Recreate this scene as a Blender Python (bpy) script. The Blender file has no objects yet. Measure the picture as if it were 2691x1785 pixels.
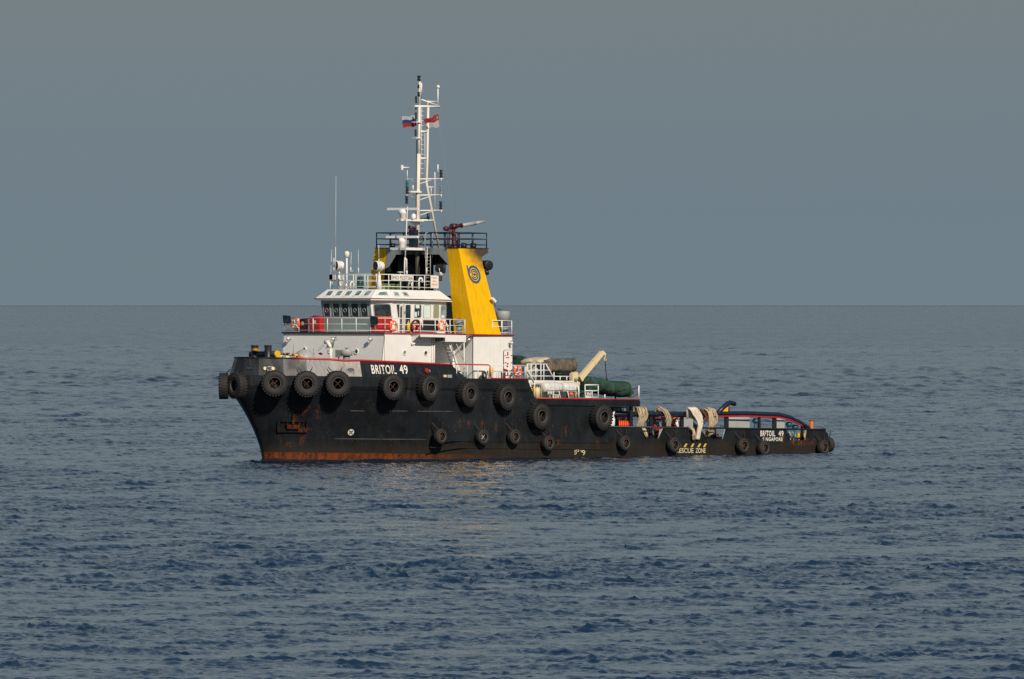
import bpy, math, random
import numpy as np
from math import sin, cos, pi, radians, sqrt, atan2
from mathutils import Vector, Matrix

# ------------------------------------------------------------------ camera, sky, sun, exposure
TH = radians(46.5); CT, ST = cos(TH), sin(TH)
FPX, HCAM, EYE, CXP, D0, L0, TAU = 32000.0, 10.19, 800.4, 1345.5, 800.0, 16.21, 0.0165
CAM = (-D0 * ST + L0 * CT, -D0 * CT - L0 * ST)
scene = bpy.context.scene
col = scene.collection
cam_d = bpy.data.cameras.new('camera'); cam = bpy.data.objects.new('camera', cam_d); col.objects.link(cam)
cam_d.sensor_width = 36.0; cam_d.lens = 36.0 * FPX / 2691.0
cam_d.clip_start = 1.0; cam_d.clip_end = 600000.0
cam_d.shift_y = -(1785 / 2 - EYE) / 2691.0
cam.location = (CAM[0], CAM[1], HCAM)
cam.rotation_euler = Vector((ST, CT, 0.0)).to_track_quat('-Z', 'Y').to_euler()
scene.camera = cam

SUN = Vector((-1.38, -3.3, 2.3)).normalized()
sun_d = bpy.data.lights.new('sun', 'SUN'); sun_d.energy = 4.2; sun_d.angle = radians(0.53); sun_d.color = (1.0, 0.90, 0.77)
sun = bpy.data.objects.new('sun', sun_d); col.objects.link(sun)
sun.rotation_euler = SUN.to_track_quat('Z', 'Y').to_euler()

world = bpy.data.worlds.new('World'); scene.world = world; world.use_nodes = True
wn = world.node_tree; wn.nodes.clear()
w_out = wn.nodes.new('ShaderNodeOutputWorld'); w_bg = wn.nodes.new('ShaderNodeBackground')
w_sky = wn.nodes.new('ShaderNodeTexSky'); w_sky.sky_type = 'NISHITA'; w_sky.sun_disc = False
w_sky.sun_elevation = math.asin(SUN.z); w_sky.sun_rotation = atan2(SUN.x, SUN.y)
w_sky.air_density = 1.0; w_sky.dust_density = 1.0; w_sky.ozone_density = 1.0
# a thin veil of haze-coloured cloud low over the sea, blended over the clear sky
w_tc = wn.nodes.new('ShaderNodeTexCoord'); w_sep = wn.nodes.new('ShaderNodeSeparateXYZ')
wn.links.new(w_tc.outputs['Generated'], w_sep.inputs[0])
w_mr = wn.nodes.new('ShaderNodeValToRGB')
w_mr.color_ramp.interpolation = 'EASE'
els = w_mr.color_ramp.elements
els[0].position = 0.0; els[0].color = (1.355, 1.985, 2.50, 1)
els[1].position = 1.0; els[1].color = (0.50, 0.95, 1.90, 1)
for p_, c_ in ((0.010, (1.19, 1.78, 2.34, 1)), (0.030, (1.26, 1.66, 2.02, 1)), (0.075, (2.30, 2.75, 2.95, 1)), (0.20, (2.20, 2.70, 3.00, 1)), (0.5, (0.90, 1.50, 2.45, 1))):
    e_ = els.new(p_); e_.color = c_
wn.links.new(w_sep.outputs['Z'], w_mr.inputs['Fac'])
w_mix = wn.nodes.new('ShaderNodeMix'); w_mix.data_type = 'RGBA'; w_mix.inputs['Factor'].default_value = 0.88
wn.links.new(w_sky.outputs[0], w_mix.inputs['A']); wn.links.new(w_mr.outputs['Color'], w_mix.inputs['B'])
wn.links.new(w_mix.outputs['Result'], w_bg.inputs['Color'])
w_bg.inputs['Strength'].default_value = 0.1
wn.links.new(w_bg.outputs[0], w_out.inputs['Surface'])

vs = scene.view_settings
vs.view_transform = 'Standard'; vs.look = 'None'; vs.exposure = 0.0; vs.gamma = 1.0; vs.use_curve_mapping = False
scene.cycles.max_bounces = 6; scene.cycles.use_denoising = False
try:
    scene.cycles.use_adaptive_sampling = False
except Exception:
    pass
random.seed(4)

# ------------------------------------------------------------------ photograph point -> place on the ship
def proj(x, y, z):
    z = z - TAU * x
    rx, ry = x - CAM[0], y - CAM[1]
    d = rx * ST + ry * CT; l = rx * CT - ry * ST
    return CXP + FPX * l / d, EYE + FPX * (HCAM - z) / d

def P(px, py, y=None, x=None):
    t = (px - CXP) / FPX
    if y is not None:
        ry = y - CAM[1]; rx = ry * (ST + t * CT) / (CT - t * ST)
        X, Y = rx + CAM[0], y
    else:
        rx = x - CAM[0]; ry = rx * (CT - t * ST) / (ST + t * CT)
        X, Y = x, ry + CAM[1]
    d = rx * ST + ry * CT
    return (X, Y, HCAM - (py - EYE) * d / FPX + TAU * X)

def S(p):                      # ship frame (level decks) -> world: the hull sits a little by the stern
    return Vector((p[0], p[1], p[2] - TAU * p[0]))

# ------------------------------------------------------------------ materials
def new_mat(name):
    m = bpy.data.materials.new(name); m.use_nodes = True
    nt = m.node_tree; b = nt.nodes['Principled BSDF']
    return m, nt, b

def math_node(nt, op, a, b=None, clamp=False):
    n = nt.nodes.new('ShaderNodeMath'); n.operation = op; n.use_clamp = clamp
    for i, v in enumerate((a, b)):
        if v is None: continue
        if isinstance(v, (int, float)): n.inputs[i].default_value = v
        else: nt.links.new(v, n.inputs[i])
    return n.outputs[0]

def noise(nt, vec, scale, detail=4.0, rough=0.55):
    n = nt.nodes.new('ShaderNodeTexNoise'); n.inputs['Scale'].default_value = scale
    n.inputs['Detail'].default_value = detail; n.inputs['Roughness'].default_value = rough
    nt.links.new(vec, n.inputs['Vector'])
    return n

def ramp(nt, fac, lo, hi):
    n = nt.nodes.new('ShaderNodeMapRange'); n.inputs['From Min'].default_value = lo; n.inputs['From Max'].default_value = hi
    n.clamp = True; nt.links.new(fac, n.inputs['Value'])
    return n.outputs[0]

def mixc(nt, fac, a, b):
    n = nt.nodes.new('ShaderNodeMix'); n.data_type = 'RGBA'
    if isinstance(fac, (int, float)): n.inputs['Factor'].default_value = fac
    else: nt.links.new(fac, n.inputs['Factor'])
    for k, v in (('A', a), ('B', b)):
        if isinstance(v, tuple): n.inputs[k].default_value = (*v, 1)
        else: nt.links.new(v, n.inputs[k])
    return n.outputs['Result']

def mapped(nt, sc=(1, 1, 1)):
    tc = nt.nodes.new('ShaderNodeTexCoord'); mp = nt.nodes.new('ShaderNodeMapping')
    mp.inputs['Scale'].default_value = sc
    nt.links.new(tc.outputs['Object'], mp.inputs['Vector'])
    return mp.outputs[0]

def paint(name, c, rough=0.45, dirt=(0.30, 0.18, 0.09), amount=0.25, vary=0.12, metallic=0.0, bump=0.004, spec=0.5):
    m, nt, b = new_mat(name)
    v = mapped(nt); vs_ = mapped(nt, (2.2, 2.2, 0.35))
    n1 = noise(nt, v, 1.3, 5); n2 = noise(nt, vs_, 2.2, 6, 0.65)
    c2 = tuple(x * (1 - vary) for x in c)
    base = mixc(nt, ramp(nt, n1.outputs['Fac'], 0.3, 0.7), c, c2)
    k = math_node(nt, 'MULTIPLY', ramp(nt, n2.outputs['Fac'], 0.56, 0.78), amount)
    nt.links.new(mixc(nt, k, base, dirt), b.inputs['Base Color'])
    b.inputs['Roughness'].default_value = rough; b.inputs['Metallic'].default_value = metallic
    b.inputs['Specular IOR Level'].default_value = spec
    if bump:
        bp = nt.nodes.new('ShaderNodeBump'); bp.inputs['Distance'].default_value = bump; bp.inputs['Strength'].default_value = 0.6
        n3 = noise(nt, v, 6, 4); nt.links.new(n3.outputs['Fac'], bp.inputs['Height']); nt.links.new(bp.outputs[0], b.inputs['Normal'])
    return m

M = {}
M['white'] = paint('white_paint', (0.79, 0.765, 0.715), 0.5, (0.42, 0.28, 0.15), 0.34, 0.07)
M['front'] = paint('white_paint_front', (0.80, 0.78, 0.74), 0.5, (0.42, 0.33, 0.22), 0.32, 0.07)
M['cream'] = paint('cream_paint', (0.72, 0.58, 0.32), 0.5, (0.35, 0.14, 0.05), 0.3, 0.08)
M['red'] = paint('red_paint', (0.50, 0.018, 0.02), 0.4, (0.12, 0.03, 0.02), 0.4, 0.25)
M['darkred'] = paint('dark_red_paint', (0.075, 0.008, 0.011), 0.45, (0.05, 0.02, 0.02), 0.5, 0.3)
M['yellow'] = paint('yellow_paint', (0.82, 0.44, 0.012), 0.4, (0.32, 0.16, 0.02), 0.25, 0.08)
M['black'] = paint('black_paint', (0.014, 0.016, 0.020), 0.45, (0.10, 0.05, 0.03), 0.25, 0.3)
M['navy'] = paint('dark_blue_paint', (0.010, 0.018, 0.035), 0.4, (0.05, 0.04, 0.04), 0.2, 0.2)
M['grey'] = paint('grey_paint', (0.36, 0.37, 0.36), 0.5, (0.2, 0.12, 0.07), 0.3, 0.1)
M['bluegrey'] = paint('blue_grey_paint', (0.20, 0.24, 0.25), 0.5, (0.1, 0.08, 0.06), 0.3, 0.15)
M['greengrey'] = paint('green_grey_paint', (0.30, 0.37, 0.36), 0.5, (0.2, 0.18, 0.12), 0.2, 0.1)
M['orange'] = paint('orange_plastic', (0.85, 0.12, 0.02), 0.45, (0.4, 0.1, 0.05), 0.2, 0.1)
M['orangered'] = paint('orange_hose', (0.85, 0.09, 0.012), 0.5, (0.3, 0.06, 0.02), 0.2, 0.1)
M['teal'] = paint('teal_paint', (0.022, 0.12, 0.155), 0.4, (0.1, 0.1, 0.1), 0.2, 0.15)
M['dgreen'] = paint('dark_green_paint', (0.008, 0.06, 0.045), 0.45, (0.02, 0.03, 0.03), 0.2, 0.2)
M['lgreen'] = paint('light_green_paint', (0.34, 0.50, 0.17), 0.5, (0.2, 0.2, 0.1), 0.2, 0.1)
M['rubber'] = paint('tyre_rubber', (0.0175, 0.0165, 0.0155), 0.75, (0.05, 0.04, 0.03), 0.5, 0.3, bump=0.01)
M['bead'] = paint('worn_tyre_bead', (0.13, 0.12, 0.11), 0.6, (0.2, 0.07, 0.03), 0.4, 0.3)
M['rust'] = paint('rusty_steel', (0.13, 0.038, 0.018), 0.8, (0.06, 0.03, 0.02), 0.7, 0.4, bump=0.01)
M['chain'] = paint('chain_steel', (0.05, 0.035, 0.025), 0.6, (0.25, 0.09, 0.03), 0.8, 0.4)
M['steel'] = paint('worn_steel', (0.42, 0.42, 0.41), 0.45, (0.2, 0.1, 0.05), 0.3, 0.1, metallic=0.3)
M['rope'] = paint('hawser_rope', (0.52, 0.41, 0.26), 0.9, (0.20, 0.13, 0.07), 0.8, 0.35, bump=0.01)
M['ropewhite'] = paint('pale_rope', (0.70, 0.63, 0.50), 0.9, (0.30, 0.22, 0.14), 0.7, 0.2, bump=0.01)
M['letter'] = paint('white_lettering', (0.74, 0.71, 0.63), 0.5, (0.32, 0.14, 0.06), 0.6, 0.15)
M['letteryellow'] = paint('yellow_lettering', (0.70, 0.55, 0.08), 0.5, (0.35, 0.12, 0.03), 0.6, 0.2)
M['letterrescue'] = paint('pale_lettering', (0.58, 0.52, 0.33), 0.5, (0.45, 0.16, 0.03), 0.7, 0.2)
M['flagwhite'] = paint('white_cloth', (0.36, 0.36, 0.36), 0.9, (0.4, 0.36, 0.3), 0.2, 0.05)
M['flagblue'] = paint('blue_cloth', (0.012, 0.03, 0.15), 0.9, (0.02, 0.02, 0.1), 0.2, 0.1)
M['flagred'] = paint('red_cloth', (0.26, 0.012, 0.013), 0.9, (0.2, 0.01, 0.01), 0.2, 0.1)
M['logo'] = paint('logo_blue', (0.035, 0.10, 0.14), 0.5, (0.2, 0.15, 0.02), 0.2, 0.1)
M['raftwhite'] = paint('raft_white', (0.62, 0.62, 0.58), 0.4, (0.4, 0.35, 0.3), 0.2, 0.05)
M['hubrust'] = paint('dark_rust', (0.055, 0.022, 0.014), 0.8, (0.15, 0.05, 0.02), 0.6, 0.4)
M['ochre'] = paint('ochre_paint', (0.42, 0.22, 0.02), 0.5, (0.15, 0.06, 0.02), 0.6, 0.3)
M['rustorange'] = paint('rusty_orange_paint', (0.52, 0.15, 0.02), 0.6, (0.22, 0.06, 0.02), 0.7, 0.3)
M['bulb'] = paint('lamp_lens', (0.30, 0.30, 0.28), 0.1, (0.1, 0.1, 0.1), 0.1, 0.1)
M['seam'] = paint('pale_weld_seam', (0.13, 0.13, 0.12), 0.6, (0.02, 0.02, 0.02), 0.9, 0.5)  # seam strips, much paler than the hull plating
M['blind'] = paint('window_blind', (0.66, 0.72, 0.68), 0.7, (0.4, 0.4, 0.35), 0.1, 0.03)
M['curtain'] = paint('window_curtain', (0.30, 0.30, 0.19), 0.8, (0.1, 0.1, 0.05), 0.3, 0.2)
M['deck'] = paint('deck_green', (0.05, 0.09, 0.07), 0.7, (0.1, 0.05, 0.03), 0.4, 0.2)

def glass_mat(name, c, rough=0.08):
    m, nt, b = new_mat(name)
    v = mapped(nt); n = noise(nt, v, 2.4, 3)
    nt.links.new(mixc(nt, ramp(nt, n.outputs['Fac'], 0.4, 0.65), c, tuple(x * 2.4 + 0.004 for x in c)), b.inputs['Base Color'])
    b.inputs['Roughness'].default_value = rough; b.inputs['IOR'].default_value = 1.5
    return m
M['glass'] = glass_mat('dark_window_glass', (0.018, 0.028, 0.030))
M['glassblue'] = glass_mat('skylight_glass', (0.10, 0.15, 0.16))
M['lens'] = glass_mat('searchlight_lens', (0.012, 0.022, 0.028))

def cloth_mat(name, c, dark):
    m, nt, b = new_mat(name)
    v = mapped(nt, (1, 1, 1)); n = noise(nt, v, 2.2, 6, 0.6)
    nt.links.new(mixc(nt, ramp(nt, n.outputs['Fac'], 0.38, 0.66), c, dark), b.inputs['Base Color'])
    b.inputs['Roughness'].default_value = 0.75
    bp = nt.nodes.new('ShaderNodeBump'); bp.inputs['Distance'].default_value = 0.06; bp.inputs['Strength'].default_value = 0.8
    nt.links.new(n.outputs['Fac'], bp.inputs['Height']); nt.links.new(bp.outputs[0], b.inputs['Normal'])
    return m
M['canvas_green'] = cloth_mat('green_canvas', (0.007, 0.055, 0.030), (0.004, 0.024, 0.016))
M['canvas_brown'] = cloth_mat('brown_tarpaulin', (0.14, 0.115, 0.085), (0.07, 0.055, 0.04))
M['canvas_beige'] = cloth_mat('beige_canvas', (0.62, 0.52, 0.36), (0.42, 0.34, 0.22))

def soot_mat(name, base, spots):
    """paint with soot deposited near the exhaust mouths (place fixed on the funnel)"""
    m, nt, b = new_mat(name)
    tc = nt.nodes.new('ShaderNodeTexCoord')
    n2 = noise(nt, mapped(nt, (2.0, 2.0, 0.3)), 2.0, 5)
    nb = noise(nt, tc.outputs['Object'], 1.6, 4)
    colr = mixc(nt, math_node(nt, 'MULTIPLY', ramp(nt, n2.outputs['Fac'], 0.48, 0.72), 0.42), base, tuple(x * 0.55 for x in base)); b.inputs['Specular IOR Level'].default_value = 0.16
    for (c, r) in spots:
        d = nt.nodes.new('ShaderNodeVectorMath'); d.operation = 'SUBTRACT'; nt.links.new(tc.outputs['Object'], d.inputs[0]); d.inputs[1].default_value = c
        s = nt.nodes.new('ShaderNodeVectorMath'); s.operation = 'DIVIDE'; nt.links.new(d.outputs[0], s.inputs[0]); s.inputs[1].default_value = r
        l = nt.nodes.new('ShaderNodeVectorMath'); l.operation = 'LENGTH'; nt.links.new(s.outputs[0], l.inputs[0])
        k = math_node(nt, 'ADD', l.outputs['Value'], math_node(nt, 'MULTIPLY', math_node(nt, 'SUBTRACT', nb.outputs['Fac'], 0.5), 0.5))
        kk = nt.nodes.new('ShaderNodeMapRange'); kk.interpolation_type = 'SMOOTHSTEP'
        kk.inputs['From Min'].default_value = 0.55; kk.inputs['From Max'].default_value = 1.15
        kk.inputs['To Min'].default_value = 0.96; kk.inputs['To Max'].default_value = 0.0
        nt.links.new(k, kk.inputs['Value'])
        colr = mixc(nt, kk.outputs[0], colr, (0.035, 0.032, 0.030))
    nt.links.new(colr, b.inputs['Base Color']); b.inputs['Roughness'].default_value = 0.42
    bp = nt.nodes.new('ShaderNodeBump'); bp.inputs['Distance'].default_value = 0.03; bp.inputs['Strength'].default_value = 0.5
    nt.links.new(nb.outputs['Fac'], bp.inputs['Height']); nt.links.new(bp.outputs[0], b.inputs['Normal'])
    return m
M['funnel'] = soot_mat('funnel_yellow_paint', (0.79, 0.425, 0.002), [((17.3, -3.9, 14.25), (2.5, 2.0, 2.0)), ((17.3, 3.9, 14.25), (2.5, 2.0, 2.0))])
M['arch'] = soot_mat('sooty_grey_paint', (0.26, 0.29, 0.29), [((14.5, 0.2, 13.9), (1.5, 1.7, 1.6))])
M['mastpaint'] = soot_mat('mast_paint', (0.76, 0.70, 0.60), [((14.6, 0.0, 12.6), (1.2, 1.2, 1.7))])

RUST_SPOTS = []     # (x, z, rx, rz): wear with a place of its own, filled below before the hull material is made
def hull_mat(name, spots, band=True, spec=0.12, base=(0.0090, 0.0105, 0.0125), rough=0.42):
    m, nt, b = new_mat(name)
    tc = nt.nodes.new('ShaderNodeTexCoord'); sp = nt.nodes.new('ShaderNodeSeparateXYZ'); nt.links.new(tc.outputs['Object'], sp.inputs[0])
    v = tc.outputs['Object']
    n1 = noise(nt, v, 0.7, 6, 0.6); n2 = noise(nt, mapped(nt, (1.6, 1.6, 0.22)), 1.6, 6, 0.68); n3 = noise(nt, v, 4.5, 5, 0.6)
    c = mixc(nt, ramp(nt, n1.outputs['Fac'], 0.35, 0.68), base, tuple(x * 1.9 for x in base))
    c = mixc(nt, math_node(nt, 'MULTIPLY', ramp(nt, n2.outputs['Fac'], 0.54, 0.76), 0.55), c, (0.050, 0.038, 0.026))
    c = mixc(nt, math_node(nt, 'MULTIPLY', ramp(nt, n3.outputs['Fac'], 0.63, 0.74), 0.45), c, (0.10, 0.095, 0.085))
    if band:
        lim = math_node(nt, 'SUBTRACT', 0.53, math_node(nt, 'MULTIPLY', sp.outputs['X'], 0.018))
        wob = math_node(nt, 'MULTIPLY', math_node(nt, 'SUBTRACT', n3.outputs['Fac'], 0.5), 0.28)
        hgt = math_node(nt, 'ADD', math_node(nt, 'SUBTRACT', lim, sp.outputs['Z']), wob)
        k = ramp(nt, hgt, 0.0, 0.05)
        fade = math_node(nt, 'SUBTRACT', 1.0, ramp(nt, math_node(nt, 'ADD', sp.outputs['X'], math_node(nt, 'MULTIPLY', n1.outputs['Fac'], 10.0)), 12.0, 21.0))
        k = math_node(nt, 'MULTIPLY', k, fade)
        grime = math_node(nt, 'MULTIPLY', ramp(nt, math_node(nt, 'ADD', math_node(nt, 'SUBTRACT', 1.15, sp.outputs['Z']), wob), 0.0, 0.5), 0.55)
        c = mixc(nt, grime, c, (0.030, 0.022, 0.014))
        rusty = mixc(nt, ramp(nt, math_node(nt, 'ADD', math_node(nt, 'MULTIPLY', n2.outputs['Fac'], 0.5), math_node(nt, 'MULTIPLY', n3.outputs['Fac'], 0.5)), 0.42, 0.6), (0.165, 0.042, 0.011), (0.036, 0.014, 0.009))
        c = mixc(nt, k, c, rusty)
    tot = None
    for (x, z, rx, rz) in spots:
        dx = math_node(nt, 'DIVIDE', math_node(nt, 'SUBTRACT', sp.outputs['X'], x), rx)
        dz = math_node(nt, 'DIVIDE', math_node(nt, 'SUBTRACT', sp.outputs['Z'], z), rz)
        l = math_node(nt, 'ADD', math_node(nt, 'MULTIPLY', dx, dx), math_node(nt, 'MULTIPLY', dz, dz))
        k = math_node(nt, 'SUBTRACT', 1.0, l)
        tot = k if tot is None else math_node(nt, 'MAXIMUM', tot, k)
    if tot is not None:
        n4 = noise(nt, mapped(nt, (5.0, 5.0, 1.3)), 1.5, 7, 0.75)
        wob = math_node(nt, 'MULTIPLY', math_node(nt, 'SUBTRACT', n4.outputs['Fac'], 0.56), 7.0)
        k = ramp(nt, math_node(nt, 'ADD', math_node(nt, 'MULTIPLY', tot, 0.9), wob), 0.1, 1.3)
        gate = ramp(nt, tot, 0.0, 0.8)
        k = math_node(nt, 'MULTIPLY', math_node(nt, 'MULTIPLY', k, gate), 0.8)
        c = mixc(nt, k, c, (0.20, 0.055, 0.016))
    nt.links.new(c, b.inputs['Base Color'])
    r = nt.nodes.new('ShaderNodeMapRange'); nt.links.new(n1.outputs['Fac'], r.inputs['Value'])
    r.inputs['From Min'].default_value = 0.3; r.inputs['From Max'].default_value = 0.7
    r.inputs['To Min'].default_value = rough - 0.06; r.inputs['To Max'].default_value = rough + 0.16
    nt.links.new(r.outputs[0], b.inputs['Roughness'])
    b.inputs['Specular IOR Level'].default_value = spec
    # plating: welded seams and slight buckling between the frames
    sw = nt.nodes.new('ShaderNodeCombineXYZ'); nt.links.new(sp.outputs['X'], sw.inputs['X']); nt.links.new(sp.outputs['Z'], sw.inputs['Y'])
    bk = nt.nodes.new('ShaderNodeTexBrick'); nt.links.new(sw.outputs[0], bk.inputs['Vector']); bk.inputs['Scale'].default_value = 1.0
    bk.inputs['Brick Width'].default_value = 4.2; bk.inputs['Row Height'].default_value = 1.35; bk.inputs['Mortar Size'].default_value = 0.02; bk.inputs['Mortar Smooth'].default_value = 0.6
    wv = nt.nodes.new('ShaderNodeTexWave'); nt.links.new(sw.outputs[0], wv.inputs['Vector']); wv.inputs['Scale'].default_value = 0.52; wv.inputs['Distortion'].default_value = 1.2; wv.inputs['Detail'].default_value = 1.0
    hh = math_node(nt, 'ADD', math_node(nt, 'MULTIPLY', n1.outputs['Fac'], 0.9), math_node(nt, 'ADD', math_node(nt, 'MULTIPLY', bk.outputs['Fac'], 0.25), math_node(nt, 'MULTIPLY', wv.outputs['Fac'], 0.22)))
    bp = nt.nodes.new('ShaderNodeBump'); bp.inputs['Distance'].default_value = 0.045; bp.inputs['Strength'].default_value = 0.6
    nt.links.new(hh, bp.inputs['Height']); nt.links.new(bp.outputs[0], b.inputs['Normal'])
    return m

# ------------------------------------------------------------------ mesh builder
class MB:
    def __init__(s): s.v = []; s.f = []; s.sm = []
    def add(s, vs_, fs, smooth=False):
        o = len(s.v); s.v += [tuple(p) for p in vs_]; s.f += [tuple(i + o for i in f) for f in fs]; s.sm += [smooth] * len(fs); return s
    def box(s, x0, x1, y0, y1, z0, z1):
        v = [(x, y, z) for z in (z0, z1) for y in (y0, y1) for x in (x0, x1)]
        return s.add(v, [(0, 2, 3, 1), (4, 5, 7, 6), (0, 1, 5, 4), (2, 6, 7, 3), (0, 4, 6, 2), (1, 3, 7, 5)])
    def obox(s, c, u, v, w):      # centre and three half-axis vectors
        c, u, v, w = map(Vector, (c, u, v, w))
        p = [c + a * u + b * v + d * w for d in (-1, 1) for b in (-1, 1) for a in (-1, 1)]
        return s.add(p, [(0, 2, 3, 1), (4, 5, 7, 6), (0, 1, 5, 4), (2, 6, 7, 3), (0, 4, 6, 2), (1, 3, 7, 5)])
    def prism(s, poly, off):      # planar polygon (3-D points) thickened by the vector off
        n = len(poly); off = Vector(off); a = [Vector(p) for p in poly]; b = [p + off for p in a]
        fs = [tuple(range(n)), tuple(range(2 * n - 1, n - 1, -1))]
        fs += [(i, n + i, n + (i + 1) % n, (i + 1) % n) for i in range(n)]
        return s.add(a + b, fs)
    def tube(s, pts, r, n=6, r2=None, cap=True):
        pts = [Vector(p) for p in pts]; m = len(pts); r2 = r if r2 is None else r2; rings = []
        up = Vector((0.13, 0.21, 1)).normalized()
        for i, p in enumerate(pts):
            d = (pts[min(i + 1, m - 1)] - pts[max(i - 1, 0)]).normalized()
            u = d.cross(up)
            if u.length < 0.15: u = d.cross(Vector((1, 0, 0.1)))
            u.normalize(); w = d.cross(u); rr = r + (r2 - r) * i / max(1, m - 1)
            rings += [p + (u * cos(2 * pi * k / n) + w * sin(2 * pi * k / n)) * rr for k in range(n)]
        fs = [(i * n + k, i * n + (k + 1) % n, (i + 1) * n + (k + 1) % n, (i + 1) * n + k) for i in range(m - 1) for k in range(n)]
        s.add(rings, fs, True)
        if cap:
            o = len(s.v) - len(rings)
            s.f += [tuple(o + k for k in range(n - 1, -1, -1)), tuple(o + (m - 1) * n + k for k in range(n))]; s.sm += [False, False]
        return s
    def lathe(s, prof, org=(0, 0, 0), axis=(0, 0, 1), n=14, smooth=True, closed=False, arc=1.0):
        ax = Vector(axis).normalized(); u = ax.orthogonal().normalized(); w = ax.cross(u); o = Vector(org)
        v = [o + ax * h + (u * cos(2 * pi * k / n) + w * sin(2 * pi * k / n)) * r for (r, h) in prof for k in range(n)]
        m = len(prof); rng = m if closed else m - 1
        fs = [(i * n + k, i * n + (k + 1) % n, ((i + 1) % m) * n + (k + 1) % n, ((i + 1) % m) * n + k) for i in range(rng) for k in range(n)]
        s.add(v, fs, smooth)
        if not closed:
            b = len(s.v) - len(v)
            if prof[0][0] > 1e-4: s.f.append(tuple(b + k for k in range(n - 1, -1, -1))); s.sm.append(False)
            if prof[-1][0] > 1e-4: s.f.append(tuple(b + (m - 1) * n + k for k in range(n))); s.sm.append(False)
        return s
    def torus(s, c, axis, R_, r, n=24, m=8):
        return s.lathe([(R_ + r * cos(2 * pi * j / m), r * sin(2 * pi * j / m)) for j in range(m)], c, axis, n, True, True)
    def cyl(s, a, b, r, n=12, r2=None): return s.tube([a, b], r, n, r2)
    def grid(s, rows, smooth=True, close=False):
        R_, C_ = len(rows), len(rows[0]); v = [p for r in rows for p in r]
        fs = [(i * C_ + j, i * C_ + (j + 1) % C_, (i + 1) * C_ + (j + 1) % C_, (i + 1) * C_ + j) for i in range(R_ - 1) for j in range(C_ if close else C_ - 1)]
        return s.add(v, fs, smooth)

ORG = {}
def _mesh(name, mb, mat, org=(0, 0, 0), shear=True):
    me = bpy.data.meshes.new(name)
    o = Vector(org)
    vv = [((S(p) if shear else Vector(p)) - o)[:] for p in mb.v]
    me.from_pydata(vv, [], mb.f); me.polygons.foreach_set('use_smooth', mb.sm)
    me.materials.append(mat); me.update()
    return me

def root(name, label, cat, loc=(0, 0, 0), group=None, R=None, shear=True):
    """an Empty at the thing's base, that carries its parts"""
    e = bpy.data.objects.new(name, None); e.empty_display_size = 0.3; col.objects.link(e)
    w = S(loc) if shear else Vector(loc)
    mw = Matrix.Translation(w)
    if R is not None: mw = mw @ R.to_4x4()
    e.matrix_world = mw; ORG[e.name] = w
    e['label'] = label; e['category'] = cat
    if group: e['group'] = group
    return e

def part(name, mb, mat, parent, shear=True, label=None, kind=None):
    top = parent
    while top.parent: top = top.parent
    me = _mesh(name, mb, mat, ORG[top.name] if shear else (0, 0, 0), shear)
    ob = bpy.data.objects.new(name, me); col.objects.link(ob); ob.parent = parent
    if label: ob['label'] = label
    if kind: ob['kind'] = kind
    return ob

def single(name, mb, mat, label, cat, org, group=None, kind=None):
    w = S(org); me = _mesh(name, mb, mat, w)
    ob = bpy.data.objects.new(name, me); ob.location = w; col.objects.link(ob); ORG[ob.name] = w
    if label: ob['label'] = label; ob['category'] = cat
    if group: ob['group'] = group
    if kind: ob['kind'] = kind
    return ob

def copy_thing(src, loc, R=None, label=None):
    n = src.copy(); col.objects.link(n)
    mw = Matrix.Translation(S(loc))
    if R is not None: mw = mw @ R.to_4x4()
    n.matrix_world = mw; ORG[n.name] = S(loc)
    if label: n['label'] = label
    for ch in list(src.children):
        c = ch.copy(); col.objects.link(c); c.parent = n
        for g in list(ch.children):
            d = g.copy(); col.objects.link(d); d.parent = c
    return n

def rot_to(normal):            # local -Y axis turned to the given outward normal, Z kept up
    y = -Vector((normal[0], normal[1], 0)).normalized(); z = Vector((0, 0, 1)); x = y.cross(z)
    return Matrix((x, y, z)).transposed()

def text_mesh(s, bold=0.0, space=1.0):
    cu = bpy.data.curves.new('t', 'FONT'); cu.body = s; cu.offset = bold; cu.space_character = space; cu.resolution_u = 3
    ob = bpy.data.objects.new('t', cu); col.objects.link(ob)
    dg = bpy.context.evaluated_depsgraph_get(); dg.update()
    me = bpy.data.meshes.new_from_object(ob.evaluated_get(dg))
    v = [(p.co.x, p.co.y) for p in me.vertices]; f = [tuple(p.vertices) for p in me.polygons]
    bpy.data.objects.remove(ob); bpy.data.meshes.remove(me); bpy.data.curves.remove(cu)
    x0, x1 = min(p[0] for p in v), max(p[0] for p in v); y0, y1 = min(p[1] for p in v), max(p[1] for p in v)
    return [((a - x0) / (x1 - x0), (b - y0) / (y1 - y0)) for a, b in v], f

def text_on(s, bl, br, tl, bold=0.0, space=1.0):
    """lettering laid on the flat face spanned by bottom-left, bottom-right, top-left"""
    v, f = text_mesh(s, bold, space); bl, br, tl = map(Vector, (bl, br, tl)); mb = MB()
    mb.add([bl + (br - bl) * a + (tl - bl) * b for a, b in v], f)
    return mb

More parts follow.
